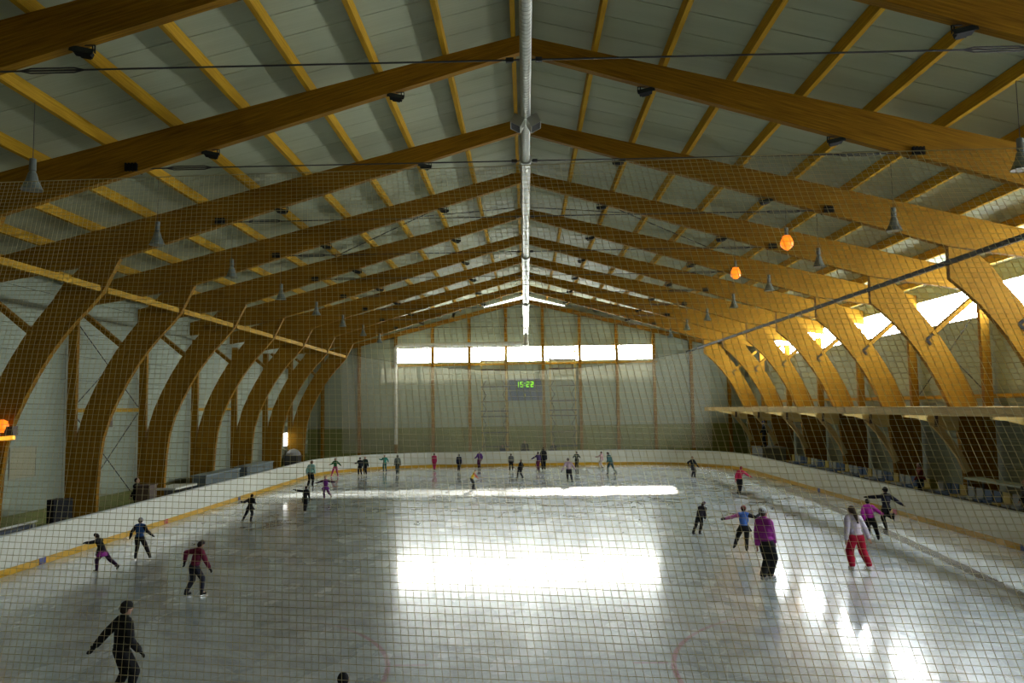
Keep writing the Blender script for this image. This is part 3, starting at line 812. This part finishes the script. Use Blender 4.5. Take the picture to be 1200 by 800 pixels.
for yy in (-.7, 1.4): MB().box(-.4, .4, yy - .05, yy + .05, 0, .95).build('leg', GREYSTEEL, c)
for k, y in enumerate((43.0, 49.0)):
    c = tag(empty('storage_bench', (-16.6, y, 0)), 'long grey green storage bench behind the left boards, %s one' % ('nearer' if k == 0 else 'farther'), 'bench')
    MB().box(-.35, .35, -2.4, 2.4, .2, 1.35).build('body', mat('storage_body', (.12, .15, .15), .6), c)
    MB().box(-.4, .4, -2.45, 2.45, 1.35, 1.42).build('lid', mat('storage_lid', (.22, .27, .27), .5), c)
    for yy in (-2.1, 2.1): MB().box(-.3, .3, yy - .1, yy + .1, 0, .2).build('foot', GREYSTEEL, c)
c = tag(empty('notice_board', (-XW + .0, 29.5, 2.3)), 'beige notice sheet fixed to the left wall', 'notice')
MB().box(0, .03, -.75, .75, 0, 1.1).build('sheet', mat('beige_sheet', (.36, .34, .22), .7), c)
MB().box(.0, .04, -.79, -.75, -.04, 1.14).box(0, .04, .75, .79, -.04, 1.14).box(0, .04, -.75, .75, 1.1, 1.14).box(0, .04, -.75, .75, -.04, 0).build('frame', mat('sheet_frame', (.30, .30, .22), .6), c)
c = tag(empty('junction_box', (-XW + .17, 35.1, 4.0)), 'small brown junction box high on the left wall', 'junction box')
MB().box(-.165, .05, -.4, .4, 0, .45).build('case', BOXB, c); MB().tube([(.08, 0, .45), (.08, 0, .9)], .02, 6).build('conduit', BOXB, c)
c = tag(empty('ticket_unit', (-17.9, 61.6, 0)), 'grey rounded unit below the small window in the far left corner', 'cabinet')
MB().box(-.5, .5, -.6, .6, 0, 1.2).build('body', mat('unit_dark', (.06, .06, .06), .5), c)
MB().lathe([(.02, .5), (.3, .42), (.52, .2), (.58, 0)], (0, 0, 1.2), 14).build('hood', mat('unit_grey', (.33, .33, .33), .5), c)

# ------------------------------------------------------------------ people
SKIN = mat('skin', (.50, .29, .20), .55)
SHOE = {}
def cloth(c):
    nm = 'cloth_%02x%02x%02x' % tuple(int(min(1, x) ** .4545 * 255) for x in c)
    return mat(nm, c, .85, spec=.2, bump=((14, 14, 9), .35))
BLADE = mat('skate_blade', (.6, .6, .6), .2, metal=1)
EYE = mat('eye_dark', (.02, .015, .012), .3); LIP = mat('lip', (.32, .09, .08), .5)
def capsule(m, a, b_, ra, rb, seg=10):
    a, b_ = Vector(a), Vector(b_); d = b_ - a
    if d.length < 1e-5: d = Vector((0, 0, 1e-3)); b_ = a + d
    d.normalize()
    pts, rs = [], []
    for t in (-80, -50, -22): pts.append(a + d * ra * math.sin(R(t))); rs.append(ra * math.cos(R(t)))
    pts.append(a); rs.append(ra); pts.append(b_); rs.append(rb)
    for t in (22, 50, 80): pts.append(b_ + d * rb * math.sin(R(t))); rs.append(rb * math.cos(R(t)))
    # straight spine needs constant frame
    base = len(m.v); ax = Vector((0, 0, 1)) if abs(d.z) < .9 else Vector((0, 1, 0))
    x = (ax - d * ax.dot(d)).normalized(); y = d.cross(x)
    for p, r in zip(pts, rs):
        for k in range(seg):
            t = 2 * math.pi * k / seg; m.v.append(tuple(p + (x * math.cos(t) + y * math.sin(t)) * r))
    for i in range(len(pts) - 1):
        for k in range(seg):
            p, q = base + i * seg + k, base + i * seg + (k + 1) % seg; m.face((p, q, q + seg, p + seg))
    m.face([base + k for k in range(seg)][::-1]); e = base + (len(pts) - 1) * seg; m.face([e + k for k in range(seg)])
def ellipsoid(m, c, rx, ry, rz, F, S, U=Vector((0, 0, 1)), seg=12, z0=-90, z1=90, n=8):
    """rx along S, ry along F, rz along U"""
    base = len(m.v); c = Vector(c)
    for i in range(n + 1):
        t = R(z0 + (z1 - z0) * i / n); t = max(R(-86), min(R(86), t))
        for k in range(seg):
            p = 2 * math.pi * k / seg
            m.v.append(tuple(c + S * rx * math.cos(t) * math.cos(p) + F * ry * math.cos(t) * math.sin(p) + U * rz * math.sin(t)))
    for i in range(n):
        for k in range(seg):
            p, q = base + i * seg + k, base + i * seg + (k + 1) % seg; m.face((p, q, q + seg, p + seg))
    m.face([base + k for k in range(seg)][::-1]); e = base + n * seg; m.face([e + k for k in range(seg)])
def ik(a, t, l1, l2, hint):
    a, t = Vector(a), Vector(t); d = t - a; L = d.length
    if L > (l1 + l2) * .998: t = a + d.normalized() * (l1 + l2) * .998; d = t - a; L = d.length
    if L < abs(l1 - l2) + 1e-3: L = abs(l1 - l2) + 1e-3
    u = d.normalized(); x = (l1 * l1 - l2 * l2 + L * L) / (2 * L); h = math.sqrt(max(0, l1 * l1 - x * x))
    n = hint - u * hint.dot(u)
    n = n.normalized() if n.length > 1e-4 else Vector((1, 0, 0))
    return a + u * x + n * h, t
def fleshed(m, name, material, parent, voxel, smooth=4):
    o = m.build(name, material, parent)
    r = o.modifiers.new('skin', 'REMESH'); r.mode = 'VOXEL'; r.voxel_size = voxel; r.use_smooth_shade = True
    if smooth:
        s = o.modifiers.new('smooth', 'SMOOTH'); s.factor = .5; s.iterations = smooth
    return o
def person(foot, H, face, label, feet=((-.05, 0, 0), (.05, 0, 0)), hands=((-.16, .0, .50), (.16, .0, .50)), hip=(0, 0), lean=(0, 0), hipz=.525,
           top=(.02, .02, .02), legs=(.015, .015, .018), sleeve=None, glove=None, hair=(.02, .012, .008), hat=None, skirt=None, vest=None,
           boots=(.02, .02, .02), tail=False, long_hair=False, skates=True, group='skaters on the ice', loc_z=0, lookdown=0, bulk=1.0, helmet=False, leg_w=1.0):
    """foot: world point under the figure; H: height; poses in units of H, x right, y away from the camera, z up.
    feet = (x, y, lift), hands = (x, y, z), ordered left to right in the picture"""
    g = bpy.data.objects.new('person', None); COL.objects.link(g); g.location = (foot[0], foot[1], loc_z); g.empty_display_size = .2
    tag(g, label, 'person', group)
    a = R(face); F = Vector((math.sin(a), math.cos(a), 0)); S = Vector((math.cos(a), -math.sin(a), 0)); U = Vector((0, 0, 1))
    if abs(S.x) > .2 and S.x < 0: order = (1, -1)
    else: order = (-1, 1)
    V = lambda *p: Vector(p) * H
    zs = .05 if skates else .0
    hc = V(hip[0], hip[1], hipz); sh = V(hip[0] + lean[0], hip[1] + lean[1], .805 - .25 * (lean[0] ** 2 + lean[1] ** 2))
    spine = (sh - hc).normalized()
    chest = hc.lerp(sh, .62); neck = sh + spine * .045 * H; head = sh + spine * .118 * H + F * .012 * H
    vox = max(.011, H * .0085) if H * FPX / foot.length > 48 else max(.016, H * .013)
    near = H * FPX / foot.length > 48
    K = H * bulk
    legsJ, armsJ = [], []
    for i in (0, 1):
        s = order[i]
        h_ = hc + S * s * .052 * H - U * .01 * H
        ft = V(feet[i][0], feet[i][1], .062 + zs * .6 + feet[i][2])
        kn, an = ik(h_, ft, .232 * H, .228 * H, F * 1.0 + U * .1)
        legsJ.append((h_, kn, an))
        so = sh + S * s * .098 * H - U * .012 * H
        hd = V(*hands[i])
        el, wr = ik(so, hd, .158 * H, .14 * H, -F * .6 - U * .5 + S * s * .35)
        armsJ.append((so, el, wr, s))
    # body: one continuous surface
    m = MB()
    for h_, kn, an in legsJ:
        capsule(m, h_, kn, .054 * K, .038 * K); capsule(m, kn, kn.lerp(an, .35), .038 * K, .037 * K); capsule(m, kn.lerp(an, .35), an, .037 * K, .024 * K)
        capsule(m, an, an + F * .06 * H - U * .035 * H, .024 * K, .018 * K)
    ellipsoid(m, hc, .088 * K, .062 * K, .07 * K, F, S); capsule(m, hc, chest, .06 * K, .068 * K)
    ellipsoid(m, chest, .092 * K, .062 * K, .10 * K, F, S, spine); capsule(m, sh - S * .075 * H, sh + S * .075 * H, .038 * K, .038 * K)
    capsule(m, sh, neck + spine * .04 * H, .034 * K, .030 * K)
    hu = spine
    ellipsoid(m, head, .049 * H, .057 * H, .068 * H, F, S, hu); capsule(m, head - hu * .03 * H + F * .015 * H, head - hu * .045 * H + F * .022 * H, .036 * H, .026 * H)
    capsule(m, head + F * .05 * H, head + F * .064 * H - hu * .012 * H, .009 * H, .011 * H, 6)
    for s in (-1, 1): ellipsoid(m, head + S * s * .05 * H, .008 * H, .013 * H, .019 * H, F, S, hu, 8)
    def hand(mm, wr, el, s, grow=0):
        d = (wr - el).normalized(); side = d.cross(F)
        side = side.normalized() if side.length > .2 else S
        nrm = d.cross(side).normalized()
        palm = wr + d * .045 * H
        ellipsoid(mm, palm, .021 * H + grow, .011 * H + grow, .034 * H + grow, nrm, side, d, 10)
        if near:
            for q, L in zip((-1.5, -.5, .5, 1.5), (.038, .045, .042, .032)):
                b0 = palm + d * .022 * H + side * q * .0105 * H; k1 = b0 + d * L * .55 * H; k2 = k1 + (d * .8 + nrm * .6).normalized() * L * .5 * H
                capsule(mm, b0, k1, .0062 * H + grow, .0058 * H + grow, 6); capsule(mm, k1, k2, .0058 * H + grow, .005 * H + grow, 6)
            th = palm - side * .015 * H - d * .01 * H
            capsule(mm, th, th + (d * .6 - side * .8) * .03 * H, .0075 * H + grow, .006 * H + grow, 6)
        else: capsule(mm, palm, palm + d * .05 * H + nrm * .012 * H, .018 * H + grow, .010 * H + grow, 8)
    for so, el, wr, s in armsJ:
        capsule(m, so, el, .033 * K, .026 * K); capsule(m, el, wr, .026 * K, .019 * K); hand(m, wr, el, s)
    fleshed(m, 'body', SKIN, g, vox, 2)
    # trousers
    if legs:
        t = MB(); e = .010 * H
        for h_, kn, an in legsJ:
            w_ = leg_w
            capsule(t, h_, kn, .056 * K + e, (.040 * K + e) * w_); capsule(t, kn, an - (an - kn).normalized() * .012 * H, (.040 * K + e) * w_, (.028 * K + e) * w_)
        ellipsoid(t, hc + U * .015 * H, .090 * K + e, .066 * K + e, .072 * K + e, F, S)
        fleshed(t, 'trousers', cloth(legs), g, vox)
    # jacket with sleeves
    if top:
        e = .013 * H
        t = MB()
        ellipsoid(t, hc + spine * .045 * H, .088 * K + e, .066 * K + e, .06 * H, F, S, spine)
        capsule(t, hc + spine * .06 * H, chest, .064 * K + e, .072 * K + e); ellipsoid(t, chest, .094 * K + e, .066 * K + e, .108 * K + e, F, S, spine)
        capsule(t, sh - S * .075 * H, sh + S * .075 * H, .038 * K + e, .038 * K + e); capsule(t, sh, neck, .042 * K + e * .6, .034 * K + e * .6)
        if not vest and not sleeve:
            for so, el, wr, s in armsJ: capsule(t, so, el, .036 * K + e, .030 * K + e); capsule(t, el, wr, .030 * K + e, .022 * K + e)
            fleshed(t, 'jacket', cloth(top), g, vox)
        else:
            fleshed(t, 'vest', cloth(vest or top), g, vox)
            sl = sleeve if isinstance(sleeve, list) else [sleeve or top] * 2
            for (so, el, wr, s), c in zip(armsJ, sl):
                q = MB(); capsule(q, so, el, .036 * K + e * .8, .030 * K + e * .7); capsule(q, el, wr, .030 * K + e * .7, .022 * K + e * .7)
                fleshed(q, 'sleeve', cloth(c), g, vox)
    if glove:
        for so, el, wr, s in armsJ:
            q = MB(); capsule(q, wr - (wr - el).normalized() * .02 * H, wr + (wr - el).normalized() * .02 * H, .024 * K, .022 * K); hand(q, wr, el, s, .0035 * H + .002)
            fleshed(q, 'glove', cloth(glove), g, min(vox, .012) if near else vox, 1)
    if skirt:
        q = MB(); c = hc + spine * .05 * H; d = Vector((hip[0] * 0, 0, -1))
        seg = 20; base = 0
        for z, rr in ((0, .098), (-.05, .125), (-.12, .165), (-.125, .160), (-.05, .118), (0, .09)):
            for k in range(seg):
                p = 2 * math.pi * k / seg; ww = 1 + (.06 * math.sin(5 * p) if z < -.1 else 0)
                q.v.append(tuple(c + (S * math.cos(p) * rr * ww + F * math.sin(p) * rr * .8 * ww) * H + U * z * H))
        for i in range(5):
            for k in range(seg): q.face((i * seg + k, i * seg + (k + 1) % seg, (i + 1) * seg + (k + 1) % seg, (i + 1) * seg + k))
        q.build('skirt', cloth(skirt), g, True)
    # hair or hat
    q = MB()
    if hat or helmet:
        ellipsoid(q, head + hu * .012 * H - F * .004 * H, .058 * H, .066 * H, .066 * H, F, S, hu, 14, -8, 86, 7)
        if not helmet: ellipsoid(q, head + hu * .008 * H - F * .004 * H, .062 * H, .070 * H, .018 * H, F, S, hu, 14)
        q.build('hat' if not helmet else 'helmet', cloth(hat or (.02, .02, .02)), g, True)
        q = MB()
    ellipsoid(q, head + hu * .010 * H - F * .016 * H, .055 * H, .055 * H, .064 * H, F, S, hu, 14, -75, 86, 9)
    if long_hair: capsule(q, head - F * .045 * H, head - F * .055 * H - hu * .12 * H, .038 * H, .022 * H)
    fleshed(q, 'hair', cloth(hair), g, vox, 2)
    if tail:
        q = MB(); p0 = head - F * .06 * H + hu * .01 * H
        capsule(q, p0, p0 - F * .03 * H - hu * .08 * H, .024 * H, .030 * H); capsule(q, p0 - F * .03 * H - hu * .08 * H, p0 - F * .035 * H - hu * .20 * H + S * .02 * H, .030 * H, .010 * H)
        fleshed(q, 'ponytail', cloth(hair), g, vox, 2)
    # face
    for s in (-1, 1):
        q = MB(); ellipsoid(q, head + S * s * .020 * H + F * .053 * H + hu * .004 * H, .0065 * H, .004 * H, .0045 * H, F, S, hu, 8, n=4); q.build('eye', EYE, g, True)
    q = MB(); ellipsoid(q, head + F * .052 * H - hu * .034 * H, .014 * H, .006 * H, .0045 * H, F, S, hu, 8, n=4); q.build('mouth', LIP, g, True)
    # skates
    for i, (h_, kn, an) in enumerate(legsJ):
        q = MB(); dn = (an - kn).normalized()
        fw = (F - dn * F.dot(dn)).normalized() if abs(F.dot(dn)) < .95 else U
        lift = feet[i][2]
        if lift < .02: dn, fw = -U, F
        sd = dn.cross(fw)
        sole = an + dn * .040 * H
        capsule(q, an - (an - kn).normalized() * .035 * H, an + dn * .015 * H, .036 * H, .034 * H); capsule(q, sole + dn * -.008 * H - fw * .012 * H, sole + fw * .085 * H, .028 * H, .022 * H)
        sk = fleshed(q, 'skate' if skates else 'shoe', cloth(boots), g, vox, 2)
        if skates:
            q = MB(); t0 = .006; zt = sole + dn * .022 * H
            A = zt - fw * .055 * H; B = zt + fw * .125 * H
            if lift < .02:
                bot = .0; A0, B0 = Vector((A.x, A.y, bot)), Vector((B.x, B.y, bot))
            else: A0, B0 = A + dn * .025 * H, B + dn * .025 * H
            n = len(q.v)
            for off in (-t0 / 2, t0 / 2):
                for p in (A, B, B0, A0): q.v.append(tuple(p + sd * off))
            for f in ((0, 1, 2, 3), (7, 6, 5, 4), (0, 4, 5, 1), (1, 5, 6, 2), (2, 6, 7, 3), (3, 7, 4, 0)): q.face(f)
            q.build('blade', BLADE, sk)
    return g

def skater(fx, fy, hpx, face, label, **k):
    p = ground(fx, fy); H = hpx * (p - Vector((0, 0, CAMZ))).length / FPX * k.pop('hk', .94)
    return person(p, H, face, label, **k)
BLK = (.012, .012, .014); NAVY = (.015, .02, .04); MAG = (.30, .03, .28); CHAR = (.05, .05, .055)
# nearest, lower left: black outfit, arms spread, seen from behind, turned to the right
skater(141, 826, 106, 40, 'black clad skater with spread arms, nearest at the lower left', feet=((-.075, 0, 0), (.075, 0, 0)), hands=((-.27, 0, .56), (.165, 0, .53)), lean=(.02, 0), top=BLK, legs=BLK, glove=BLK, hat=(.012, .012, .012))
skater(118, 671, 43, -80, 'girl in a black top and purple skirt gliding left', feet=((-.10, 0, 0), (.40, .02, .09)), hands=((-.50, 0, .73), (-.12, 0, .45)), hip=(.06, 0), lean=(-.13, 0), hipz=.50, top=BLK, legs=(.03, .01, .035), skirt=(.30, .03, .27), glove=BLK, hat=(.02, .012, .012))
skater(163, 656, 46, -10, 'skater in a blue vest with black sleeves by the left boards', feet=((-.09, 0, 0), (.26, 0, .0)), hands=((-.22, 0, .56), (.28, 0, .60)), lean=(.01, 0), top=(.02, .05, .16), vest=(.02, .07, .20), sleeve=BLK, legs=BLK, hat=(.25, .25, .26), glove=BLK)
skater(227, 699, 62, 35, 'skater in a maroon jacket and dark trousers, second nearest on the left', feet=((-.14, 0, 0), (.14, 0, 0)), hands=((-.17, 0, .64), (.27, .02, .50)), lean=(.07, .02), top=(.15, .015, .045), legs=(.018, .02, .035), glove=BLK, hat=(.02, .015, .02))
skater(292, 612, 33, 10, 'skater in black with a short skirt, arms held low', feet=((-.22, .0, .02), (.05, 0, 0)), hands=((-.28, 0, .72), (.24, 0, .66)), hip=(.02, 0), lean=(.05, 0), top=BLK, legs=BLK, skirt=BLK, hair=(.04, .02, .012))
skater(357, 600, 31, 0, 'skater in black stretching one arm out to the left', feet=((-.02, 0, 0), (.03, 0, 0)), hands=((-.46, 0, .86), (.18, 0, .50)), lean=(.04, 0), top=BLK, legs=BLK, hair=(.04, .02, .015), glove=BLK)
skater(364, 571, 32, 10, 'adult in a mint jacket standing by the left boards', feet=((-.10, 0, 0), (.06, .02, 0)), hands=((-.14, 0, .52), (.16, 0, .54)), lean=(.03, 0), top=(.24, .42, .38), legs=BLK, hair=(.14, .08, .05), bulk=1.08)
skater(381, 586, 29, 180, 'girl in a purple dress with both arms out and one leg raised', feet=((-.03, 0, 0), (.20, .1, .12)), hands=((-.42, 0, .70), (.40, 0, .74)), hip=(.02, 0), top=(.16, .03, .20), sleeve=[(.05, .02, .05), (.05, .02, .05)], legs=(.12, .04, .12), skirt=(.16, .03, .22), hair=(.10, .03, .03), boots=(.35, .28, .22), long_hair=True)
skater(393, 559, 23, 180, 'child in a green top and pink leggings in the far left corner', feet=((-.20, 0, 0), (.14, 0, 0)), hands=((-.28, 0, .66), (.27, 0, .62)), top=(.03, .13, .05), legs=(.55, .06, .22), boots=(.55, .08, .25), hair=(.05, .03, .02))
skater(422, 558, 23, 180, 'dark clad skater on the left of a close pair by the far boards', feet=((-.08, 0, 0), (.08, 0, 0)), hands=((-.25, 0, .68), (.1, 0, .55)), top=(.025, .03, .035), legs=BLK, hat=(.03, .03, .03))
skater(428, 557, 23, 180, 'dark clad skater on the right of a close pair by the far boards', feet=((-.05, 0, 0), (.06, 0, 0)), top=(.02, .035, .03), legs=BLK, hair=(.05, .03, .02))
skater(451, 553, 21, 180, 'small child in a teal top by the far boards', feet=((-.08, 0, 0), (.08, 0, 0)), hands=((-.3, 0, .75), (.2, 0, .6)), top=(.05, .28, .22), legs=(.04, .16, .15), hair=(.06, .04, .03))
skater(466, 556, 24, -20, 'skater in a grey green jacket by the far boards', feet=((-.05, 0, 0), (.05, 0, 0)), top=(.16, .18, .15), legs=(.04, .05, .05), hat=(.20, .20, .17))
skater(509, 551, 21, 0, 'child dressed all in pink red by the far boards', feet=((-.03, 0, 0), (.04, 0, 0)), hands=((-.12, 0, .5), (.12, 0, .5)), top=(.42, .03, .11), legs=(.42, .03, .10), hair=(.08, .03, .03), bulk=1.1)
skater(538, 553, 22, 0, 'child in navy by the far boards', feet=((-.05, 0, 0), (.05, 0, 0)), top=(.02, .025, .05), legs=BLK, hat=(.04, .05, .06), hands=((-.12, 0, .5), (.12, 0, .5)))
skater(562, 549, 22, -30, 'skater in a purple jacket and pale hat by the far boards', feet=((-.05, 0, 0), (.06, 0, 0)), hands=((-.24, -.05, .6), (.14, 0, .52)), top=(.10, .04, .18), legs=(.08, .02, .05), hat=(.55, .56, .45), bulk=1.1)
skater(554, 574, 25, 75, 'child in a yellow vest with red sleeves leaning forward', feet=((-.02, 0, 0), (.04, .05, 0)), hands=((.36, -.05, .50), (.30, .05, .52)), hip=(-.05, 0), lean=(.12, 0), top=(.60, .42, .03), vest=(.62, .44, .03), sleeve=(.40, .04, .04), legs=BLK, hair=(.03, .02, .015))
skater(599, 552, 22, 0, 'skater in a grey pullover near the middle of the far boards', feet=((-.08, 0, 0), (.10, 0, 0)), hands=((-.12, 0, .5), (.13, 0, .5)), top=(.12, .12, .115), legs=BLK, hair=(.07, .05, .04))
skater(610, 561, 24, -60, 'skater in a black dress striding left near the middle', feet=((-.16, 0, 0), (.12, 0, .0)), hands=((-.13, 0, .50), (.10, .05, .52)), lean=(.03, 0), top=BLK, legs=BLK, skirt=BLK, hair=(.10, .05, .04))
skater(637, 551, 28, 0, 'tall man in black standing by the middle of the far boards', feet=((-.05, 0, 0), (.06, 0, 0)), hands=((-.10, 0, .50), (.14, 0, .50)), top=BLK, legs=BLK, hair=(.02, .02, .02), bulk=1.1)
skater(631, 552, 24, -40, 'child in dark purple in front of the tall man in black', feet=((-.05, -.1, 0), (.05, -.1, 0)), hands=((-.40, -.1, .60), (.1, 0, .50)), top=(.05, .03, .09), legs=(.08, .015, .04), hair=(.03, .02, .02))
skater(667, 566, 31, 0, 'skater in a pale pink jacket and black trousers, arms held low', feet=((-.06, 0, 0), (.12, 0, 0)), hands=((-.27, 0, .50), (.28, 0, .50)), lean=(-.02, 0), top=(.42, .30, .36), legs=BLK, glove=BLK, hair=(.10, .08, .07), boots=BLK)
skater(676, 549, 21, 180, 'child in dark green by the far boards', feet=((-.06, 0, 0), (.06, 0, 0)), top=(.03, .05, .045), legs=BLK, hat=(.04, .05, .04), hands=((-.2, 0, .65), (.2, 0, .65)))
skater(705, 549, 21, -60, 'child in a pale pink jacket beside the leaning teal skater', feet=((-.08, 0, 0), (.08, 0, 0)), hands=((-.3, 0, .68), (.1, 0, .5)), top=(.45, .28, .28), legs=(.42, .36, .34), hair=(.08, .04, .03))
skater(716, 556, 28, -50, 'skater in dark teal leaning to the left by the far boards', feet=((-.12, 0, 0), (.22, 0, 0)), hands=((-.16, 0, .56), (.1, 0, .52)), lean=(-.08, 0), hip=(.0, 0), top=(.04, .10, .10), legs=(.03, .07, .07), hair=(.05, .04, .03))
skater(812, 560, 26, 150, 'skater in black beside the far right corner', feet=((-.04, 0, 0), (.08, 0, 0)), hands=((-.17, 0, .58), (.24, 0, .55)), top=BLK, legs=BLK, hair=(.03, .02, .02), glove=BLK)
skater(866, 579, 33, 30, 'skater in a red jacket reaching one arm to the right', feet=((-.03, 0, 0), (.06, .04, 0)), hands=((-.10, 0, .52), (.46, 0, .60)), hip=(.03, 0), lean=(.05, 0), top=(.46, .03, .09), legs=BLK, hair=(.18, .03, .03), glove=(.3, .03, .06))
skater(818, 627, 40, 40, 'skater in dark grey leaning to the right on a curve', feet=((-.14, 0, 0), (.05, 0, 0)), hands=((.00, 0, .46), (.22, 0, .50)), hip=(.06, 0), lean=(.09, 0), top=(.035, .03, .04), legs=BLK, hat=(.09, .035, .08))
skater(872, 647, 54, 15, 'girl in a blue vest with pink sleeve, arms out, one foot lifted', feet=((-.17, .06, .07), (.06, 0, 0)), hands=((-.46, 0, .70), (.36, 0, .80)), hip=(.02, 0), lean=(.0, 0), top=(.10, .22, .62), vest=(.09, .20, .60), sleeve=[(.40, .10, .28), BLK], legs=BLK, skirt=BLK, glove=BLK, hat=(.22, .05, .06))
skater(898, 682, 85, 60, 'adult in a magenta jacket and pale grey hat, back half turned', feet=((-.04, .0, 0), (.07, .05, 0)), hands=((-.10, 0, .49), (.155, .06, .48)), hip=(.02, 0), lean=(-.02, 0), top=MAG, legs=BLK, hat=(.45, .47, .48), hair=(.05, .03, .02), boots=(.25, .25, .26), bulk=1.10, leg_w=1.15)
skater(1006, 669, 72, -8, 'coach in a white jacket and red trousers with a long ponytail', feet=((-.09, 0, 0), (.17, .0, 0)), hands=((-.16, 0, .50), (.17, -.02, .52)), lean=(-.04, 0), hip=(.0, 0), top=(.56, .50, .60), legs=(.42, .012, .04), hair=(.055, .035, .025), tail=True, boots=(.6, .6, .62), leg_w=1.28, bulk=1.0)
skater(1021, 634, 47, 25, 'child in a magenta jacket beside the coach', feet=((-.06, 0, 0), (.17, 0, 0)), hands=((-.14, 0, .52), (.30, 0, .62)), lean=(-.03, 0), top=(.40, .03, .34), legs=BLK, hair=(.03, .02, .02), glove=BLK, bulk=1.06)
skater(1040, 623, 49, -10, 'skater in black with arms spread and one foot raised to the knee', feet=((-.02, 0, 0), (.11, -.02, .23)), hands=((-.41, 0, .78), (.36, 0, .60)), lean=(.0, 0), top=(.014, .014, .028), legs=BLK, glove=BLK, hat=(.012, .012, .015))
# head that just shows at the lower edge
p = ground(402, 917)
person(p, 1.34, 10, 'dark haired skater whose head just shows at the bottom edge', top=(.55, .60, .62), legs=BLK, hair=(.01, .01, .01))
# onlookers beyond the boards
def onlooker(px, y, ztop, face, label, H=1.68, **k):
    v = CM.to_3x3() @ Vector(((px - 600) / FPX, 0, -1)); x = v.x / v.y * y
    return person(Vector((x, y, 0)), H, face, label, skates=False, group='onlookers beyond the boards', loc_z=ztop - H, **k)
onlooker(613, 65.6, 1.92, 180, 'onlooker in black standing tall behind the middle of the far boards', H=1.92, top=BLK, legs=BLK)
onlooker(587, 65.0, 1.62, 180, 'onlooker in dark blue behind the far boards left of the scoreboard', H=1.62, top=(.03, .035, .06), legs=BLK)
onlooker(646, 65.0, 1.74, 180, 'onlooker in a grey jacket behind the far boards right of the scoreboard', H=1.74, top=(.05, .05, .055), legs=BLK, hat=(.4, .4, .36))
onlooker(1069, 33.6, 2.08, -90, 'onlooker in a dark red jacket behind the right boards', H=1.52, top=(.14, .03, .03), legs=BLK)
pf = tag(empty('platform', (16.3, 54.5, 0)), 'dark raised platform under the far end of the gallery', 'platform')
MB().box(-.8, .75, -1.2, 1.2, 0, 1.65).build('body', CONC, pf); MB().box(-.85, .8, -1.25, 1.25, 1.65, 1.70).build('top_board', GREYSTEEL, pf)
onlooker(891, 54.5, 3.45, -90, 'onlooker in a dark coat and blue cap under the gallery', H=1.75, top=(.012, .014, .02), legs=BLK, hat=(.05, .09, .30))
onlooker(1190, 26.6, 2.0, -90, 'onlooker in dark clothes behind the right boards at the frame edge', H=1.44, top=(.03, .03, .035), legs=BLK)
onlooker(164, 35.6, 1.75, 90, 'onlooker in black behind the left boards', H=1.75, top=BLK, legs=BLK)
bpy.context.view_layer.update()
